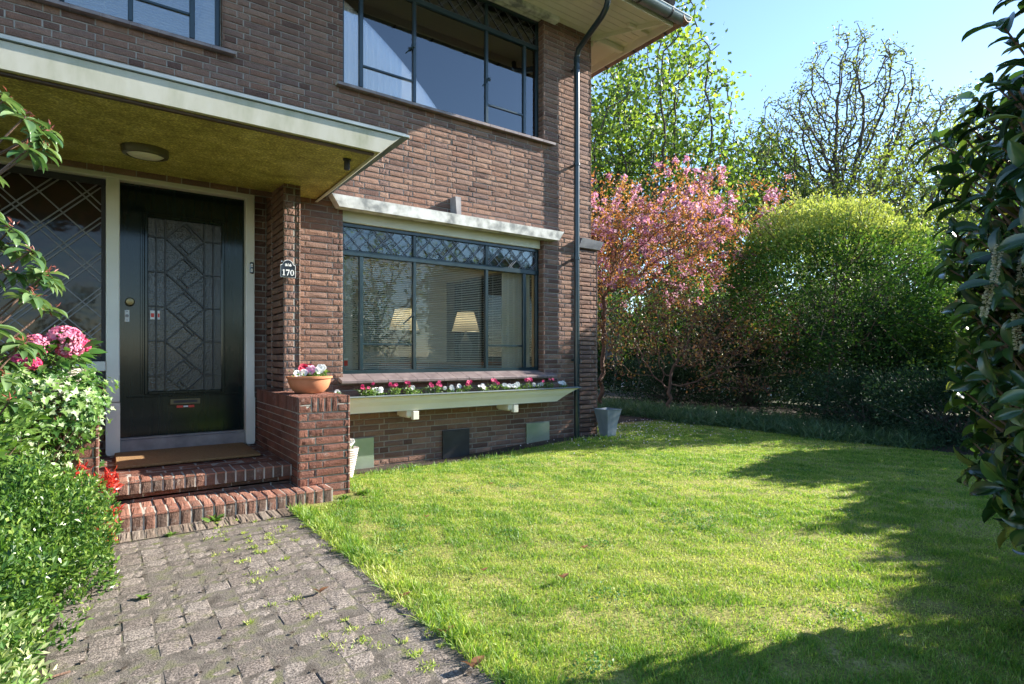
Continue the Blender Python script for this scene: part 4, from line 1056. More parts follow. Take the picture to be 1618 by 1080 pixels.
# basket pot at the wall
bx, by, bz = 1.86, 5.33, -.075
t = empty('wicker_pot', (bx, by, bz), 'tall whitewashed wicker pot beside the brick pier', 'pot')
k = MB(); pr_ = []
for i in range(13): pr_ += [(.075+.0045*i, .022*i), (.083+.0045*i, .022*i+.011)]
k.lathe(pr_+[(.135, .29), (.12, .285), (.001, .27)], (bx, by, bz), 24); k.build('basket', M['basket'], t, True)
flower(bx+.03, by-.02, bz+.27, .09, 'wf', 'pansy', 'white pansy growing in the wicker pot by the wall', 'potted pansies', nl=50, nf=5, fs=.03)
# grey planter at the corner
gx, gy = 5.57, 5.50
t = empty('tapered_planter', (gx, gy, 0), 'tall grey tapered planter at the house corner by the downpipe', 'planter')
k = MB()
def ring(w, z): return [(gx-w, gy-w, z), (gx+w, gy-w, z), (gx+w, gy+w, z), (gx-w, gy+w, z)]
vs = ring(.075, 0)+ring(.095, .18)+ring(.13, .35)+ring(.138, .37)+ring(.125, .372)+ring(.11, .31)
fs = [(i*4+j, i*4+(j+1) % 4, i*4+4+(j+1) % 4, i*4+4+j) for i in range(5) for j in range(4)]+[(3, 2, 1, 0), (20, 21, 22, 23)]
k.add(vs, fs); k.build('planter_shell', pm('weathered grey planter', [(.16, .20, .23), (.34, .38, .40)], 6, .6, .2, 50, .003, stretch=(1, 1, .4)), t)
k = MB(); k.add(ring(.111, .315), [(0, 1, 2, 3)]); k.build('soil', M['soil'], t)

# ================================================================== PATH
B = Bricks(12)
g = random.Random(5)
a = -.16; j = 0; PIT = []
while a < 1.07:   # small klinkers, transverse joints roughly in line
    y = 4.022-(.03*math.sin(j*1.3) if j % 3 else .0); q = 0
    while y > -1.2:
        dy = .105*(.5*math.sin(q*1.7) > .42)
        B.one((0, 0, g.gauss(0, .0010)), UX, (0, 1, 0), (0, 0, 1), a, a+.1068, y-.1036, y-.0006)
        PIT.append((a+.1077, y)); y -= .1062; q += 1
    a += .1080; j += 1
B.mort((0, 0, 0), UX, (0, 1, 0), (0, 0, 1), -.25, 1.14, -1.2, 4.03, .0038)
pav = B.build('garden_path', M['paver'], M['joint'], depth=.012, jit=.0010); tag(pav, kind='structure')
k = MB(); gg = random.Random(77)
for pa, pb in PIT:   # dirt filled pits where klinker corners have worn away
    if pb < .3 or pa > 1.08 or gg.random() > .62: continue
    cx_, cy_, r0 = pa+gg.gauss(0, .004), pb+gg.gauss(0, .004), gg.uniform(.004, .012)**1
    q = 8; k.add([(cx_+r0*gg.uniform(.5, 1.4)*math.cos(i*6.283/q), cy_+r0*gg.uniform(.5, 1.2)*math.sin(i*6.283/q), .0045) for i in range(q)], [tuple(range(q))])
o = k.build('pit_dirt', M['soil']); tag(o, kind='stuff')
B = Bricks(13)
n = 18
for i in range(n):
    a = -.06+i*.0655
    B.one((0, 0, g.gauss(.009, .002)), UX, (0, 1, 0), (0, 0, 1), a, a+.056, 4.035, 4.243)
B.mort((0, 0, 0), UX, (0, 1, 0), (0, 0, 1), -.07, 1.13, 4.03, 4.25, .0)
tag(B.build('path_edging', brickm('pale worn brick', [(.17, .13, .10), (.26, .21, .17), (.22, .19, .16)], .3), M['joint'], depth=.012, jit=.002), kind='structure')

# ================================================================== GRASS
def grass(name, n, x0, x1, y0, y1, hmin, hmax, seed, keep=None, mat=None, wid=.0034, rbase=None, kind='blade', zoff=-.004, lean=.55, fall=1.15, d0=2.3):
    g = np.random.default_rng(seed)
    x = g.uniform(x0, x1, n); y = g.uniform(y0, y1, n)
    d = np.hypot(x, y); fw = x*.5845+y*.8113; rt = x*.8113-y*.5845
    p = np.minimum(1, (d0/np.maximum(d, .01))**fall); p = np.where((fw > .9) & (np.abs(rt) < fw*1.02), p, .12*p)
    k = g.random(n) < p
    if keep is not None: k &= keep(x, y)
    if n > 1000000:
        Q = np.stack([x, y, x*0], 1); k &= g.random(n) < np.clip(1.25-1.15*clump(Q, 11, 61)*clump(Q, 3.1, 62)*1.25, .25, 1)
    x, y, p = x[k], y[k], p[k]; n = len(x)
    P = np.stack([x, y, gz(x, y)+zoff], 1)
    a = g.uniform(0, 6.283, n); ln = np.abs(g.normal(0, lean, n))
    D = norm(np.stack([np.cos(a)*ln, np.sin(a)*ln, np.ones(n)], 1))
    b = a+g.normal(0, .6, n); Nn = norm(np.stack([np.cos(b), np.sin(b), .25*np.ones(n)], 1))
    pt = clump(P, 2.2, 5); pt2 = clump(P, 9, 8); pt3 = clump(P, 24, 9)
    hh = g.uniform(hmin, hmax, n)*(.5+.5*pt2+.8*pt3*pt)*np.where(g.random(n) < .01, 2.2, 1)
    w = wid*np.clip(1/np.sqrt(np.maximum(p, .02)), 1, 2.6)*g.uniform(.7, 1.2, n)
    r = np.clip(.10+.30*(1-pt)+.26*(1-pt2)+g.normal(0, .20, n)+.24*(1-pt3), 0, 1) if rbase is None else np.clip(rbase+g.normal(0, .16, n), 0, 1)
    o = leaves(name, P, D, Nn, hh, w, kind, mat or M['grass'], None, r)
    return tag(o, kind='stuff')
def onlawn(x, y):
    edge = 1.12+.035*np.sin(y*3.1)+.02*np.sin(y*9)
    return (x > edge) & ~((x < 1.66) & (y > 4.18)) & ~((y > 5.40+.05*np.sin(x*5)) & (x < 5.5)) & (x < 7.72) & ~((x > 6.6) & (y > 6.2))
grass('grass', 2100000, 1.05, 7.75, -.9, 6.5, .012, .030, 21, onlawn, wid=.0029, lean=.75)
grass('grass_edge', 9000, 1.06, 1.22, .6, 4.2, .03, .075, 22, None, wid=.004, lean=.8)
def nearwall(x, y): return (np.abs(y-5.36-.05*np.sin(x*4)) < .10) | ((x < 1.75) & (y > 4.1) & (y < 4.7) & (x > 1.61)) | ((x < 1.7) & (y > 4.0) & (y < 4.22))
grass('grass_edge', 26000, 1.4, 5.6, 4.0, 5.5, .03, .075, 23, nearwall, rbase=.25, wid=.004)
n = 5200; g = np.random.default_rng(34); c = np.stack([g.uniform(1.3, 7.4, 60), g.uniform(1.0, 5.2, 60)], 1); ci = g.integers(0, 60, n); x = c[ci, 0]+g.normal(0, .055, n); y = c[ci, 1]+g.normal(0, .05, n); kk = onlawn(x, y); x, y = x[kk], y[kk]; n = len(x)
tag(leaves('clover_patches', np.stack([x, y, g.uniform(.008, .022, n)], 1), rdir(n, .2), rdir(n, 1.6), g.uniform(.009, .017, n), .011, 'leaf1', LF('clover leaf', [(.04, .13, .03), (.08, .20, .05), (.16, .28, .08)], .35, .5), None), kind='stuff')
n = 900; g = np.random.default_rng(33); x = g.normal(6.2, 1.0, n); y = g.normal(6.0, .8, n); kk = (x < 7.6) & (x > 4) & (y < 6.5); x, y = x[kk], y[kk]; n = len(x)
tag(leaves('fallen_petals', np.stack([x, y, np.full(n, .022)], 1), rdir(n, 0), rdir(n, 1.5), .016, .014, 'petal', LF('fallen petal', [(.7, .5, .55), (.85, .78, .78)], .2, .7, tmul=1)), kind='stuff')
# moss and weeds in the path joints
n = 250; g = np.random.default_rng(9)
cx = g.uniform(-.02, 1.12, n); cy = g.uniform(1.2, 4.1, n); q = clump(np.stack([cx, cy, cy*0], 1), 3.5, 4)+.28*(cx-.4) > .54; cx = -.0523+np.round((cx+.0523)/.108)*.108; cy = 4.022-np.round((4.022-cy)/.1062)*.1062
cx, cy = cx[q], cy[q]; jy = cy; k = 20
sg = np.repeat(g.uniform(.004, .016, len(cx)), k); cx = cx+g.normal(0, .012, len(cx)); jy = jy+g.normal(0, .012, len(cx)); X = np.repeat(cx, k)+g.normal(0, 1, len(cx)*k)*sg*1.5; Y = np.repeat(jy, k)+g.normal(0, 1, len(cx)*k)*sg*1.2; n = len(X)
a = g.uniform(0, 6.28, n); D = np.stack([np.cos(a), np.sin(a), g.uniform(.3, 1.4, n)], 1)
tag(leaves('path_weeds', np.stack([X, Y, np.full(n, .001)], 1), D, rdir(n, 1.0), g.uniform(.008, .022, n), .0042, 'blade', M['grass'], None, g.uniform(.35, 1.0, n)), kind='stuff')
M['weedleaf'] = LF('weed leaf', [(.06, .14, .02), (.16, .26, .05)], .35)
def rosette(x, y, z, s, n, label, grp):
    a = np.arange(n)*2.4; el = RNG.uniform(.15, .8, n)
    D = np.stack([np.cos(a), np.sin(a), el], 1)
    o = leaves('weed', np.repeat([[x, y, z]], n, 0)+RNG.normal(0, s*.2, (n, 3))*[1, 1, .1], D, rdir(n, 2), s*RNG.uniform(.7, 1.2, n), s*.55, 'leaf2', M['weedleaf'])
    tag(o, label, 'weed', grp)
rosette(.60, 4.20, .0, .060, 14, 'leafy weed growing against the middle of the lower step', 'weeds by the step')
rosette(.33, 4.02, .0, .035, 10, 'small weed in the brick edging left of the middle', 'weeds by the step')
rosette(1.50, 4.28, .0, .045, 26, 'low leafy weed at the foot of the brick pier', 'weeds by the step')
rosette(1.66, 4.33, .0, .05, 30, 'spreading weed between the pier corner and the grass', 'weeds by the step')
rosette(.14, 3.05, .0, .035, 12, 'small weed beside the clipped shrub on the path', 'weeds on the path')
M['dry'] = LF('dry leaf', [(.16, .07, .03), (.36, .18, .09)], .2, .6, tmul=1)
for i, (u, x, y, s, lb) in enumerate(((0, .80, 2.62, .055, 'curled brown fallen leaf near the middle of the path'), (0, 1.09, 2.35, .05, 'reddish brown fallen leaf on the path edge'), (0, 1.08, 1.95, .055, 'brown fallen leaf at the path edge nearer the camera'), (0, 1.04, 1.68, .07, 'crumpled brown leaf at the near end of path edge'),
      (0, 1.78, 2.05, .05, 'dark brown fallen leaf standing in the near lawn'), (0, 1.52, 2.35, .035, 'small pale leaf left of the dark leaf on the lawn'), (0, 1.72, 3.35, .035, 'pale fallen leaf on the left middle of the lawn'), (0, 2.6, 3.9, .035, 'tiny pale leaf in the far middle of the lawn'), (0, .02, 3.36, .05, 'salmon pink fallen leaf beside the clipped shrub'), (0, 2.15, 2.3, .04, 'small brown leaf on the lawn right of centre'))):
    zz = .012 if x < 1.1 else .035
    o = leaves('fallen_leaf', [[x, y, zz], [x, y, zz]], [[.8, .3, .25], [-.6, .5, .5]], [[-.2, .1, 1], [.3, .5, 1]], [s, s*.7], s*.7, 'leaf2', M['dry'], None, [.2+.08*i, .6])
    tag(o, lb, 'fallen leaf', 'fallen leaves on path and lawn')

# ================================================================== LEFT BED
M['box'] = LF('box leaf', [(.02, .065, .015), (.07, .16, .03), (.19, .30, .06), (.38, .46, .13)], .35, .32, [0, .45, .8, 1])
M['ivy'] = LF('ivy leaf', [(.02, .07, .012), (.07, .17, .03), (.18, .30, .06), (.36, .45, .24), (.52, .58, .40)], .3, .38, [0, .35, .68, .8, 1])
M['rhodo'] = LF('rhododendron leaf', [(.05, .12, .04), (.12, .21, .08), (.22, .31, .14)], .3, .28, coat=.35, tmul=1.2)
M['redl'] = LF('red young leaf', [(.50, .03, .02), (.72, .10, .08)], .35, .35, tmul=1.1)
M['varie'] = LF('cream edged leaf', [(.07, .17, .04), (.16, .28, .08), (.36, .43, .20), (.58, .60, .38)], .3, .35)
def twigs(name, c, P, parent, mat=None, n=120, r=.004):
    """stems from the base out to a sample of the leaves"""
    k = MB(); idx = RNG.choice(len(P), min(n, len(P)), replace=False)
    for i in idx:
        b = np.array([c[0]+random.gauss(0, .08), c[1]+random.gauss(0, .08), c[2]]); e = b+(P[i]-b)*.86; m_ = (b+e)/2+RNG.normal(0, .04, 3)
        k.tube([tuple(b), tuple(m_), tuple(e)], [r*1.6, r, r*.5], 5, False)
    return k.build(name, mat or M['barkr'], parent, True)
def boxshrub(c, r, n, label, seed, mat='box', lw=(.019, .033), amp=.16, cat='shrub', name='box_shrub', zmin=.0):
    t = empty(name, (c[0], c[1], 0), label, cat)
    p, d = blob(n, c, r, seed, amp, .45, zmin); cl = clump(p, 9, seed); fine = clump(p, 28, seed+3)
    # shoots: leaves in short upright sprays
    m_ = len(p); sp = norm(d*.6+rdir(m_, .3)*.5+np.array([0, 0, .7]))
    q = []; dd = []; rr = []
    for i in range(4):
        q.append(p+sp*(.014*i)); a = RNG.uniform(0, 6.28, m_); dd.append(norm(sp*.8+rdir(m_)*.8)); rr.append(np.clip(.10+.18*i+.28*cl+RNG.normal(0, .12, m_)-.2*fine, 0, 1))
    P = np.concatenate(q); L = RNG.uniform(*lw, len(P))
    leaves('foliage', P, np.concatenate(dd), rdir(len(P), .8), L, L*.5, 'leaf1', M[mat], t, np.concatenate(rr))
    twigs('stems', (c[0], c[1], .0), p, t, n=90, r=.0025)
    return t
boxshrub((-.44, 3.42, .12), (.42, .74, .50), 15000, 'clipped box shrub with glossy small leaves along the path', 41)
boxshrub((-.62, 2.75, .06), (.50, .60, .42), 10000, 'low dark box shrub at the near left corner', 47)
boxshrub((-.36, 2.42, .0), (.20, .32, .22), 1300, 'cream variegated low shrub at the near path edge', 43, 'varie', (.025, .04), name='variegated_shrub')
def ivy():
    t = empty('ivy', (-.4, 4.7, 0), 'variegated ivy spilling over the low brick wall left of steps', 'ivy')
    p1, d1 = blob(2800, (-.46, 5.02, .84), (.44, .72, .22), 51, .18, .25)
    p2, d2 = blob(3600, (-.50, 4.62, .52), (.44, .30, .44), 52, .2, .25)
    p3, d3 = blob(900, (-1.0, 4.5, .55), (.6, .6, .55), 53, .2, .25)
    p4, d4 = blob(700, (-.12, 4.60, .80), (.12, .20, .22), 54, .2, .6)
    P = np.concatenate([p1, p2, p3, p4]); D = np.concatenate([d1, d2, d3, d4]); n = len(P)
    Nn = norm(D+np.array([.1, -.5, .5])+RNG.normal(0, .45, (n, 3))); dr = norm(np.array([0, -.3, -1])+RNG.normal(0, .6, (n, 3))); dr = norm(dr-Nn*(dr*Nn).sum(1, keepdims=True))
    L = RNG.uniform(.024, .05, n); cl = clump(P, 7, 6); var = clump(P, 4.5, 13)
    r = np.clip(.30*cl+RNG.normal(.2, .17, n)+.40*(var > .66)*RNG.random(n)*1.25, 0, 1)
    leaves('foliage', P, dr, Nn, L, L, 'ivy', M['ivy'], t, r); twigs('stems', (-.5, 4.7, .0), P, t, n=200, r=.003)
ivy()
def redtuft(x, y, z, s, n, label):
    t = empty('red_shoot', (x, y, 0), label, 'shrub', 'red tipped shoots by the steps'); P = np.array([x, y, z])+RNG.normal(0, s*.35, (n, 3))
    leaves('leaf_tuft', P, rdir(n, .3), rdir(n, .6), RNG.uniform(.035, .06, n), .014, 'leaf2', M['redl'], t)
    k = MB()
    for i in range(5): k.tube([(x-.05+random.gauss(0, .01), y+.02, .0), (x-.02, y, z*.5), tuple(P[i])], [.004, .003, .002], 5, False)
    k.build('stems', M['barkr'], t, True)
redtuft(.02, 4.22, .33, .085, 110, 'bright red young leaves beside the upper step')
redtuft(.03, 4.08, .17, .06, 56, 'red leaf tuft beside the lower step')
redtuft(.01, 3.98, .07, .065, 60, 'lowest red leaf tuft next to the path edging')
redtuft(-.12, 4.26, .40, .05, 34, 'small red tuft inside the green shrub left of steps')
# hydrangea in a white basket on the low wall
hx, hy, hz = -.24, 4.82, .82
t = empty('hydrangea', (hx, hy, hz), 'pink hydrangea in a white basket on the ivy covered wall', 'flower')
k = MB(); pr_ = []
for i in range(9): pr_ += [(.085+.004*i, .021*i), (.093+.004*i, .021*i+.0105)]
k.lathe(pr_+[(.12, .19), (.001, .18)], (hx, hy, hz), 24); k.build('basket', M['basket'], t, True)
n = 90; p, d = blob(n, (hx-.02, hy, hz+.27), (.17, .15, .12), 61, .1, .6)
leaves('foliage', p, norm(d+np.array([0, 0, -.1])), rdir(n, 1.4), RNG.uniform(.08, .13, n), RNG.uniform(.045, .07, n), 'leaf2', LF('hydrangea leaf', [(.05, .14, .03), (.12, .25, .06)], .3), t, smooth=True)
M['hyd'] = LF('hydrangea petal', [(.60, .10, .22), (.78, .24, .38), (.85, .45, .55)], .3, .6, tmul=1); M['hyd2'] = LF('crimson hydrangea petal', [(.60, .03, .14), (.75, .08, .22)], .3, .6, tmul=1)
for (dx, dy, dz, r, mt) in ((.03, -.04, .40, .088, 'hyd'), (-.11, -.06, .35, .075, 'hyd'), (.05, -.02, .325, .07, 'hyd'), (-.14, -.12, .23, .05, 'hyd2'), (-.20, -.10, .25, .045, 'hyd2'), (.10, .05, .35, .06, 'hyd2')):
    n = 330; d = rdir(n, .15); P = np.array([hx+dx, hy+dy, hz+dz])+d*[r, r, r*.72]*RNG.uniform(.9, 1.05, (n, 1))
    tang = norm(np.cross(d, rdir(n)))
    leaves('flower_head', P, norm(tang+d*.35), d, .022*r/.08+.004, .019, 'petal', M[mt], t)
twigs('stems', (hx, hy, hz+.15), p, t, M['stem'], 20, .003)
# rhododendron
def rhodo():
    t = empty('rhododendron', (-.62, 2.55, 0), 'rhododendron with drooping leaf whorls hanging in at left', 'shrub')
    tips = [(-.12, 2.62, 1.93), (-.20, 2.50, 1.90), (-.13, 2.50, 1.80), (-.26, 2.62, 1.98), (-.33, 2.6, 1.80), (-.22, 2.60, 1.52), (-.30, 2.7, 1.62), (-.13, 2.72, 1.42), (-.04, 2.62, 1.38), (-.18, 2.55, 1.30), (-.08, 2.7, 1.26), (-.28, 2.6, 1.36), (-.34, 2.55, 1.45),
            (-.26, 2.5, 1.20), (-.36, 2.55, 1.1), (-.20, 2.65, 1.12), (-.42, 2.6, 1.25), (-.38, 2.7, 1.68), (-.5, 2.6, 1.5), (-.5, 2.6, 1.9), (-.34, 2.5, .96), (-.45, 2.55, .8), (-.28, 2.72, .92), (-.55, 2.6, 1.0), (-.30, 2.45, 1.62), (-.25, 2.75, 1.75),
            (-.31, 2.62, 1.52), (-.24, 2.66, 1.40), (-.17, 2.6, 1.46), (-.40, 2.5, 1.36), (-.33, 2.66, 1.22), (-.43, 2.5, 1.0), (-.24, 2.6, 1.04)]
    tips += [(a+random.gauss(-.08, .05), b+random.gauss(0, .07), c+random.gauss(-.02, .07)) for a, b, c in tips[::2]]
    k = MB(); P = []; D = []; Nn = []; L = []; bud = []
    for i, tp in enumerate(tips):
        tp = np.array(tp)+RNG.normal(0, .018, 3)+[-.03, 0, 0]; tp[0] = min(tp[0], -.17+random.gauss(0, .012)); b = np.array([-.75+random.gauss(0, .05), 2.6, max(.1, tp[2]-.55)])
        m_ = (b+tp)/2+[.0, 0, -.06]+RNG.normal(0, .03, 3)
        k.tube([(-.70, 2.58, 0.02), tuple(b), tuple(m_), tuple(tp)], [.011, .006, .004, .003], 6, False)
        ax = norm(tp-m_+[0, 0, .15]); u = norm(np.cross(ax, [0, 1, .1])); w = np.cross(u, ax); n = random.randint(9, 13)
        for j in range(n):
            a = j*2.4+random.random(); el = random.uniform(-.75, .15)
            rad = u*math.cos(a)+w*math.sin(a)
            P.append(tp+ax*random.uniform(-.02, .006)); D.append(norm(rad+ax*(.35+el*.3)+np.array([0, 0, -.25+el*.9]))); Nn.append(norm(ax+rad*.3+[0, -.1, .4])); L.append(random.uniform(.052, .084))
        for j in range(9): bud.append(tp+ax*.008+RNG.normal(0, .009, 3))
    L = np.array(L); leaves('foliage', P, D, np.array(Nn), L, L*.43, 'leaf3', M['rhodo'], t, smooth=True)
    k.build('branches', M['barkr'], t, True)
    n = len(bud); leaves('bud_scales', bud, rdir(n, .6), rdir(n), RNG.uniform(.014, .028, n), .006, 'leaf1', LF('red brown bud', [(.22, .05, .04), (.38, .12, .08)], .2, tmul=1), t)
rhodo()
# taller leafy shoots at the far left, in front of the ivy
t = empty('leafy_shrub', (-.75, 3.5, 0), 'light green broad leaved shrub between the ivy and box', 'shrub')
p, d = blob(1500, (-.62, 3.75, .55), (.42, .5, .50), 71, .25, .6)
leaves('foliage', p, norm(d+rdir(len(p))*.7), rdir(len(p), .9), RNG.uniform(.035, .07, len(p)), RNG.uniform(.02, .035, len(p)), 'leaf2', M['weedleaf'], t); twigs('stems', (-.7, 3.7, 0), p, t, n=130)

# ================================================================== LAUREL (near right)
M['laurel'] = LF('cherry laurel leaf', [(.012, .034, .014), (.028, .068, .02), (.05, .11, .03), (.09, .15, .03), (.20, .19, .05)], .2, .26, [0, .4, .75, .93, 1], coat=.3, tmul=2.2)
M['raceme'] = LF('cream raceme', [(.45, .42, .28), (.62, .58, .44)], .3, .7, tmul=1)
def laurel(name, c, r, n, label, seed, L=(.075, .135), kind='leaf3', rac=0, shell=.55, group=None, zmin=.1):
    t = empty(name, (c[0], c[1], 0), label, 'hedge', group)
    p, d = blob(n//6, c, r, seed, .10, shell, zmin)
    m_ = len(p); ax = norm(d+RNG.normal(0, .3, (m_, 3))+[0, 0, .35]); P = []; D = []; Nn = []
    for j in range(6):
        a = j*2.4+RNG.uniform(0, .8, m_); u = norm(np.cross(ax, [0, 0, 1.0])); w = np.cross(u, ax)
        rad = u*np.cos(a)[:, None]+w*np.sin(a)[:, None]
        P.append(p+ax*(.02*j)); D.append(norm(rad+ax*RNG.uniform(.2, .9, (m_, 1))+[0, 0, -.18])); Nn.append(norm(ax*.8+rad*-.2+[0, 0, .5]))
    P = np.concatenate(P); LL = RNG.uniform(*L, len(P))
    leaves('foliage', P, np.concatenate(D), np.concatenate(Nn), LL, LL*RNG.uniform(.40, .5, len(P)), kind, M['laurel'], t, smooth=True)
    k = MB()
    for i in range(m_):
        b = np.array([c[0]+random.gauss(0, .1*r[0]), c[1]+random.gauss(0, .1*r[1]), max(.02, p[i][2]-.6)])
        k.tube([tuple(b), tuple((b+p[i])/2+RNG.normal(0, .03, 3)), tuple(p[i]+ax[i]*.1)], [.011, .007, .003], 5, False)
    for i in range(5): k.tube([(c[0]+random.gauss(0, .1), c[1]+random.gauss(0, .1), 0), (c[0]+random.gauss(0, .12), c[1]+random.gauss(0, .12), c[2]), (c[0]+random.gauss(0, .2), c[1]+random.gauss(0, .2), c[2]+r[2]*.7)], [.025, .018, .006], 7, False)
    k.build('branches', M['barkr'], t, True)
    if rac:
        for (x, y, z, dx, dy, dz) in rac:
            Lr = .13; dd = norm(np.array([dx, dy, dz])); m2 = 230; tt = RNG.random(m2); a = RNG.uniform(0, 6.28, m2)
            u = norm(np.cross(dd, [0, .3, 1])); w = np.cross(u, dd); rr = .013*(1-.5*tt)*RNG.uniform(.5, 1.2, m2)
            off = u*np.cos(a)[:, None]+w*np.sin(a)[:, None]
            leaves('flower_raceme', np.array([x, y, z])+dd*(Lr*tt)[:, None]+off*rr[:, None]*.7, norm(off+dd*.3), rdir(m2), .008, .005, 'petal', M['raceme'], t)
    return t
laurel('laurel_hedge', (3.06, .30, 1.36), (.59, .56, 1.52), 5600, 'dark glossy laurel hedge hanging in at the right edge', 81, rac=[(2.50, .60, 1.48, -.1, .1, -1), (2.57, .55, 1.44, .0, .1, -1), (2.62, .52, 1.5, .1, -.1, -.8), (2.62, .58, 1.25, .05, .0, -1), (2.53, .63, 1.36, -.3, .1, -1)])
laurel('laurel_hedge', (4.0, -.18, 1.5), (.75, .62, 1.35), 2200, 'deeper part of the laurel hedge behind the overhanging edge', 82, L=(.09, .15), kind='leaf2')
# boundary hedges out of frame that shade the lawn
def hedge(name, prof, x0, w, label, dens=1900):
    """prof: list of (y, height)"""
    t = empty(name, (x0+w/2, prof[0][0], 0), label, 'hedge'); ys = np.array([a for a, _ in prof]); hs = np.array([b for _, b in prof])
    area = (ys[-1]-ys[0])*hs.mean(); n = int(area*dens); y = RNG.uniform(ys[0], ys[-1], n); h = np.interp(y, ys, hs)+.10*np.sin(y*5.1)+.06*np.sin(y*11)
    z = h*RNG.random(n)**.8; x = x0+RNG.random(n)*w; P = np.stack([x, y, z], 1)
    L = RNG.uniform(.10, .16, n); leaves('foliage', P, rdir(n, .1), rdir(n, .6), L, L*.42, 'leaf2', M['laurel'], t)
    k = MB(); yy = ys[0]+.2
    while yy < ys[-1]:
        hh = float(np.interp(yy, ys, hs)); k.tube([(x0+w/2, yy, 0), (x0+w/2+random.gauss(0, .1), yy+random.gauss(0, .1), hh*.5), (x0+w/2+random.gauss(0, .15), yy+random.gauss(0, .2), hh*.9)], [.03, .02, .008], 6, False); yy += .35
    k.build('stems', M['barkr'], t, True)
hedge('boundary_hedge', [(-6, 3.9), (-1.5, 3.9), (-1.0, 3.45), (-.5, 3.2), (0, 2.95), (.6, 2.45), (.9, 2.3), (1.7, 2.35), (2.3, 2.0)], 9.0, .9, 'tall boundary hedge beyond the laurel that shades the lawn')
hedge('street_hedge', [(-1.5, 1.5), (1.2, 1.5)], -4.6, .8, 'street side hedge far left of the path', 300)

# ================================================================== BORDER PLANTS
M['yew'] = LF('dark evergreen leaf', [(.008, .022, .010), (.02, .05, .02), (.05, .09, .05)], .15, .65, spec=.2)
M['gc'] = LF('strappy ground cover leaf', [(.03, .075, .03), (.06, .13, .05), (.12, .20, .09)], .25, .45)
n = 34000; y = RNG.uniform(2.6, 10.5, n); x = 7.66+.07*np.sin(y*3)+np.abs(RNG.normal(0, .75, n)); x2 = RNG.uniform(6.2, 7.9, n); sel = (RNG.random(n) < .22); x = np.where(sel, x2, x); y = np.where(sel, RNG.uniform(7.2, 9.5, n), y)
cxg = np.round(x*7)/7+RNG.normal(0, .035, n); cyg = np.round(y*7)/7+RNG.normal(0, .035, n)
tag(leaves('ground_cover', np.stack([cxg, cyg, np.zeros(n)], 1), rdir(n, 1.1), rdir(n, 0), RNG.uniform(.12, .26, n), .011, 'blade3', M['gc'], None, None), kind='stuff')
def evergreen(name, c, r, n, label, seed, L=(.03, .06), mat='yew', cat='shrub', group=None, shell=.5, amp=.2, wd=.42, kind='leaf1', stems=40):
    t = empty(name, (c[0], c[1], 0), label, cat, group)
    p, d = blob(n, c, r, seed, amp, shell, .02); LL = RNG.uniform(*L, len(p)); cl = clump(p, 3.5/max(r)*1.4, seed)
    leaves('foliage', p, norm(d+rdir(len(p))*.9), rdir(len(p), .6), LL, LL*wd, kind, M[mat], t, np.clip(.55*cl+RNG.normal(.2, .2, len(p)), 0, 1))
    twigs('stems', (c[0], c[1], 0), p, t, M['barkd'], stems, .012); return t
evergreen('evergreen_shrub', (8.65, 2.55, .36), (.95, 1.05, .58), 14000, 'low dark evergreen shrub at the right end of lawn', 91)
evergreen('evergreen_shrub', (8.95, 3.55, .40), (.85, .85, .55), 10000, 'low dark shrub left of the evergreen by the lawn', 92)
evergreen('evergreen_shrub', (9.2, 1.2, .45), (.9, .8, .8), 8000, 'dark evergreen shrub behind the laurel at far right', 93)
def cloud(tc, c, r, n, seed, amp=.15, shell=.6, half=False):
    p, d = blob(n, c, r, seed, amp, shell); return p
def tree(name, label, base, top0, atts, step, infl, kill, r0, mat, leafspec, cat='tree', group=None, seed=1, wig=.25, e=2.4, its=90, flare=1.2, nt_=6, jitter=.0, maxtrunk=None, trunkname='trunk', crown='crown'):
    t = empty(name, base, label, cat, group)
    nodes, par = colonize(base, top0, atts, step, infl, kill, its, seed, wig)
    if jitter: nodes[3:] += np.random.default_rng(seed).normal(0, jitter, nodes[3:].shape)
    rad, ch = radii(nodes, par, r0, e)
    if maxtrunk: rad = np.minimum(rad, maxtrunk)
    skeleton(trunkname, nodes, par, rad, mat, t, nt_, flare)
    for (cname, m_, per, rmax, spread, L, wd, kind, rfun, prob, upb) in leafspec:
        idx = np.where(rad < rmax)[0]; idx = idx[RNG.random(len(idx)) < prob]; idx = np.repeat(idx, per)
        P = nodes[idx]+RNG.normal(0, spread, (len(idx), 3)); LL = RNG.uniform(*L, len(idx))
        rr = rfun(P) if rfun else None
        leaves(cname, P, rdir(len(P), upb), rdir(len(P), .7), LL, LL*wd, kind, m_, t, rr)
    return t, nodes, rad
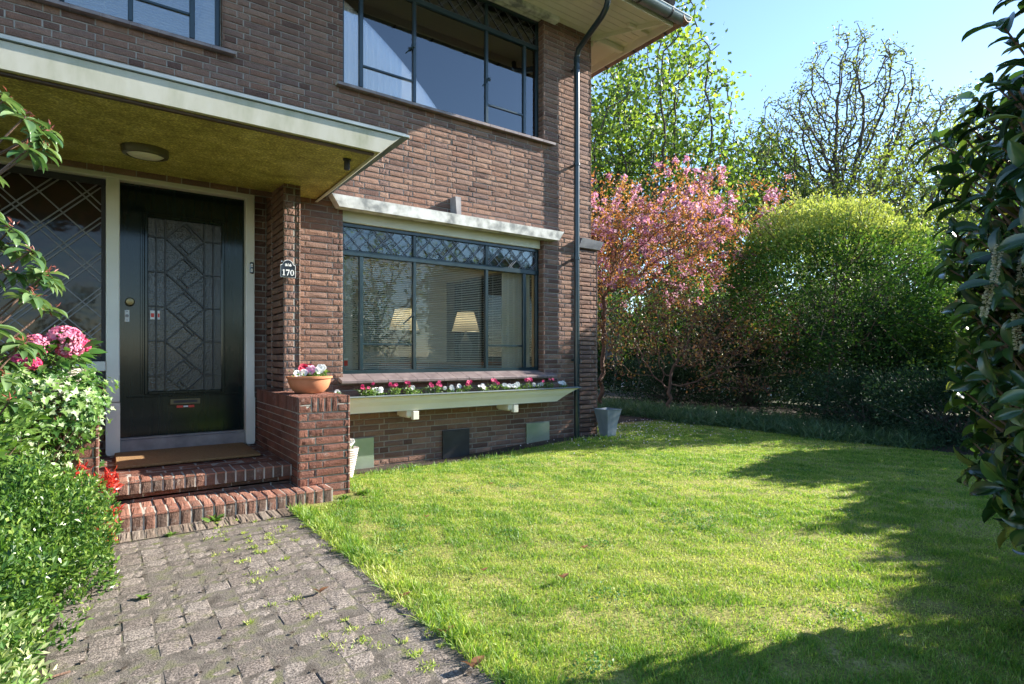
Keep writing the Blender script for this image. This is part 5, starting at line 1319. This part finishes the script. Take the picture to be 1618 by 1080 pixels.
# --- pink blossoming cherry with coppery leaves
M['pink'] = LF('pink blossom', [(.42, .15, .27), (.64, .32, .45), (.84, .58, .66)], .45, .6, tmul=1)
M['copper_leaf'] = LF('coppery young leaf', [(.16, .05, .03), (.38, .15, .06), (.58, .30, .12)], .45, .5, tmul=1.15)
a1 = cloud(0, (8.5, 7.4, 3.35), (1.7, 1.7, 1.1), 1400, 3, .24); a2 = cloud(0, (9.5, 6.75, 3.45), (1.3, 1.3, .95), 650, 5, .28); a3 = cloud(0, (7.6, 8.2, 3.0), (1.1, 1.3, .95), 500, 6)
cf = lambda P: np.clip(.3+.5*clump(P, 2.6, 4)+RNG.normal(0, .2, len(P)), 0, 1)
tree('cherry_tree', 'flowering cherry tree with pink blossom and coppery leaves', (7.85, 8.0, 0), (7.95, 7.9, 1.9), np.concatenate([a1, a2, a3]), .12, .9, .15, .0024, M['barkr'],
     [('blossom', M['pink'], 22, .006, .032, (.03, .055), .9, 'petal', None, .21, .0), ('crown', M['copper_leaf'], 9, .008, .075, (.045, .085), .42, 'leaf1', cf, .72, .0)], seed=3, wig=.4, e=2.25, jitter=.02)
# --- low copper shrub / small maple
a1 = cloud(0, (8.6, 6.5, 1.55), (1.3, 1.6, .85), 1000, 13, .2); a2 = cloud(0, (8.9, 5.6, 1.1), (.7, .8, .7), 200, 14)
tree('copper_maple', 'small maple with sparse copper red leaves beneath the cherry', (8.35, 6.75, 0), (8.4, 6.7, .7), np.concatenate([a1, a2]), .10, .8, .15, .0030, M['barkr'],
     [('crown', LF('copper maple leaf', [(.06, .022, .018), (.14, .055, .035), (.28, .15, .06), (.22, .20, .06)], .3, .5, tmul=1.2), 7, .006, .07, (.045, .08), .55, 'leaf1', None, .7, -.1)], seed=13, wig=.4, e=2.3, jitter=.012)
# --- big round shrub
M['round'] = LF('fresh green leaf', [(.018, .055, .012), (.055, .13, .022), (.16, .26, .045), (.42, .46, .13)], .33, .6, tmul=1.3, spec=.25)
RC = np.array((10.05, 4.58, 2.2)); RRa = (1.40, 1.40, 1.20)
a1 = cloud(0, RC, RRa, 1500, 23, .05, .75); sunlit_top = lambda P: np.clip(.08+.85*np.clip((P[:, 2]-2.35)/1.0, 0, 1)*(.35+.65*clump(P, 2.2, 7))+.25*clump(P, 6, 17)+RNG.normal(0, .13, len(P)), 0, 1)  # leaf colour painted lighter toward the top, as if sunlit
t, nn, rr_ = tree('round_shrub', 'tall rounded shrub with fresh green leaves painted sunlit on top and many stems', (9.9, 4.7, 0), (9.95, 4.65, .55), a1, .12, .9, .16, .0030, M['barkr'],
     [('crown', M['round'], 3, .006, .08, (.04, .07), .5, 'leaf1', sunlit_top, .9, .3)], cat='shrub', seed=23, wig=.2, e=2.7, jitter=.01)
p, d = blob(62000, RC+[0, 0, .02], (1.40, 1.40, 1.28), 29, .10, .30); keep = (RNG.random(len(p)) < (.12+.88*clump(p, 3.4, 31)**1.2)*np.clip((p[:, 2]-.8)/.9, .0, 1)**.7+.35*(p[:, 2] > 2.9)); p = p[keep]; d = d[keep]
sd_ = norm(rdir(150, .5)*[1, 1, .8]+[0, 0, .25]); st_ = RC+sd_*lump(sd_, 29, .11)[:, None]*[1.4, 1.4, 1.2]; ln_ = RNG.uniform(.15, .42, 150)
k = MB()
for a_, b_, l_ in zip(st_, sd_, ln_): k.tube([tuple(a_-b_*.5), tuple(a_+b_*l_*.5+[0, 0, .03]), tuple(a_+b_*l_+[0, 0, .09])], [.006, .004, .002], 4, False)
k.build('stray_shoots', M['barkr'], t, True)
q_ = RNG.random((150, 16)); P2 = (st_[:, None]+sd_[:, None]*(ln_[:, None]*q_)[..., None]+np.array([0, 0, .09])*(q_**2)[..., None]).reshape(-1, 3)+RNG.normal(0, .018, (2400, 3))
p = np.concatenate([p, P2]); d = np.concatenate([d, np.repeat(sd_, 16, 0)])
LL = RNG.uniform(.035, .085, len(p)); leaves('outer_foliage', p, norm(d*.7+rdir(len(p), .4)), rdir(len(p), .6), LL, LL*.5, 'leaf1', M['round'], t, np.clip(sunlit_top(p)+.2*(p[:, 2] > 3.0), 0, 1))  # topmost leaves get a further step of painted sunlight
# --- conifer between, yellow shrub behind, dark back hedge
evergreen('yew_bush', (11.4, 7.0, 1.35), (1.2, 1.6, 1.35), 22000, 'dark green yew bush between the cherry and round shrub', 94, (.05, .09), 'yew')
evergreen('yellow_green_shrub', (10.9, 2.55, .95), (1.0, 1.1, 1.0), 13000, 'sunlit yellow green shrub behind the low evergreens at right', 95, (.05, .09), 'round', shell=.8)
evergreen('evergreen_shrub', (10.75, 4.35, .85), (1.2, 1.25, 1.3), 22000, 'dark evergreen shrub added beneath the round shrub to shade the lawn', 97, (.05, .08))  # mass added and sized to cast shade on the back lawn
evergreen('evergreen_shrub', (10.9, 8.6, .45), (1.3, 1.2, .62), 10000, 'dark low shrub beneath the cherry tree', 98, (.05, .08))
evergreen('green_shrub', (12.6, 3.1, 1.5), (1.7, 1.6, 1.7), 20000, 'taller loose green shrub far behind at the right', 96, (.05, .09), 'round', shell=.8)
def backhedge(y0, y1, x0, h, n, seed, label):
    t = empty('low_back_hedge', (x0, (y0+y1)/2, 0), label, 'hedge', None); y = RNG.uniform(y0, y1, n); x = x0+RNG.uniform(0, .7, n); z = (h+.06*np.sin(y*4))*RNG.random(n)**.7
    P = np.stack([x, y, z], 1); L = RNG.uniform(.07, .12, n); leaves('foliage', P, rdir(n), rdir(n, .4), L, L*.6, 'leaf1', M['yew'], t, RNG.random(n)*.6)
    k = MB(); yy = y0+.1
    while yy < y1: k.tube([(x0+.35, yy, 0), (x0+.35+random.gauss(0, .05), yy+random.gauss(0, .05), h*.9)], [.03, .01], 5, False); yy += .25
    k.build('stems', M['barkd'], t, True)
backhedge(-1.0, 15.5, 12.7, .92, 26000, 5, 'long low dark hedge along the street behind the shrubs')
# thin dark trunks in the border with twiggy tops
for i, (x, y, h, sp) in enumerate(((11.9, 10.6, 3.0, .8), (12.2, 9.2, 3.2, .9), (12.0, 8.3, 2.8, .8), (12.1, 6.0, 3.0, .9), (12.2, 11.8, 3.2, .9))):
    a = cloud(0, (x, y, h*.72), (sp, sp, h*.42), 420, 100+i, .2, .9)
    tree('border_tree', ['slender dark trunked small tree, second behind the cherry', 'slender dark small tree midway behind the cherry', 'slender dark small tree right of the cherry trunk', 'slender dark small tree behind the round shrub', 'slender dark small tree nearest the house corner'][i], (x, y, 0), (x+.1, y, .9), a, .18, 1.2, .26, .005, M['barkd'],
         [('crown', LF('border tree leaf %d' % i, [(.02, .05, .012), (.07, .13, .02), (.18, .26, .05)], .4, .45), 12, .012, .14, (.06, .11), .55, 'leaf1', None, .85, 0)], group='small trees behind the border', seed=100+i, wig=.35, jitter=.02)

# ================================================================== BIG TREES
lime = LF('spring lime leaf', [(.04, .08, .015), (.12, .20, .03), (.30, .38, .07)], .5, .45, tmul=1.5)
def bigtree(name, label, u, dist, ztop, zbot, rx, natt, r0, spec, seed, wig=.35, jitter=.06, zt=None, e=2.2, step=.42, kill=.62, shell=.8, mat=None, amp=.14, group=None):
    """u: bearing from the viewpoint as tan of the angle from the garden axis"""
    x = dist*(.5845+u*.8113); y = dist*(.8113-u*.5845)
    a = cloud(0, (x, y, (ztop+zbot)/2), (rx, rx, (ztop-zbot)/2), natt, seed, amp, shell)
    return tree(name, label, (x, y, -.1), (x+.2, y, zt or zbot), a, step, 3.5, kill, r0, mat or M['bark'], spec, group=group, seed=seed, wig=wig, e=e, jitter=jitter, its=120)
gr = 'tall trees beyond the garden'
bigtree('lime_tree', 'tall tree in fresh light green leaf behind the house corner', .175, 23, 12.7, 3.4, 5.4, 4000, .014, [('crown', lime, 15, .035, .28, (.12, .22), .75, 'leaf1', None, .66, -.1)], 201, .35, .03, 3.4, kill=.36, step=.30)
bigtree('pollard_tree', 'gnarled nearly bare pollarded tree in the middle of the sky', .585, 25, 14.0, 5.2, 4.7, 4200, .0145, [('crown', LF('sparse young leaf', [(.04, .06, .02), (.12, .15, .04), (.28, .30, .08)], .4, .5), 8, .022, .15, (.09, .16), .6, 'leaf1', None, .68, 0)], 202, .30, .035, 5.4, e=2.2, mat=M['barkd'], step=.28, kill=.36)
bigtree('street_tree', 'twiggy budding tree right of the bare pollard', .80, 27, 13.2, 3.6, 4.3, 3000, .013, [('crown', LF('budding leaf', [(.04, .06, .015), (.13, .16, .03), (.30, .33, .08)], .45, .5), 7, .02, .15, (.10, .17), .6, 'leaf1', None, .55, 0)], 203, .32, .04, 4.0, e=2.2, mat=M['barkd'], step=.30, kill=.38)
bigtree('street_tree', 'bright green mid height tree between the lime and pollard', .43, 28, 11.6, 2.4, 3.8, 2800, .009, [('crown', lime, 8, .02, .25, (.14, .25), .75, 'leaf1', None, .75, 0)], 204, .45, .04, 2.6, kill=.38, step=.3)
bigtree('street_tree', 'twiggy half green tree lower right behind the round shrub', .66, 21, 8.4, 1.8, 3.9, 3000, .008, [('crown', LF('olive young leaf', [(.05, .08, .015), (.14, .19, .03), (.28, .33, .07)], .45, .5), 9, .02, .18, (.10, .17), .65, 'leaf1', None, .75, 0)], 205, .5, .04, 2.0, mat=M['barkd'], kill=.34, step=.26)
bigtree('street_tree', 'leafy tree far right behind the laurel', .93, 22, 8.5, 1.8, 3.8, 2000, .009, [('crown', lime, 9, .02, .24, (.13, .22), .7, 'leaf1', None, .8, 0)], 206, .4, .04, 2.0, kill=.38, step=.3)
# far shrubbery closing the horizon
n = 70000; s_ = RNG.uniform(-.1, 1.25, n); dd = RNG.uniform(30, 40, n); x = dd*(.5845+s_*.8113); y = dd*(.8113-s_*.5845); hh = 5.2+1.1*np.sin(s_*23)+.6*np.sin(s_*51); z = hh*RNG.random(n)
LL = RNG.uniform(.25, .45, n); tag(leaves('far_shrubbery', np.stack([x, y, z], 1), rdir(n), rdir(n, .5), LL, LL*.6, 'leaf1', M['round'], None, np.clip(RNG.normal(.15, .2, n), 0, 1)), kind='stuff')
# trees across the street in front of the house (seen mirrored in the panes)
for i, (x, y, h) in enumerate(((9.0, -10.5, 6.4), (15.0, -13.0, 7.2), (4.5, -15.0, 6.8))):
    a = cloud(0, (x, y, h*.62), (2.9, 2.9, h*.38), 700, 300+i, .2, .9)
    tree('street_tree', ['leafy tree mirrored in the middle pane', 'leafy tree mirrored in the right casement', 'leafy tree mirrored in the left casement'][i], (x, y, 0), (x+.1, y, h*.28), a, .36, 2.5, .6, .015, M['barkd'],
         [('crown', lime, 5, .04, .22, (.14, .24), .7, 'leaf1', None, .6, 0)], group='trees across the street', seed=300+i, wig=.5, jitter=.06)
hedge('street_hedge', [(-5.2, 1.9), (-3.6, 1.9)], 2.0, 5.0, 'clipped hedge mirrored in the lower window', 900)
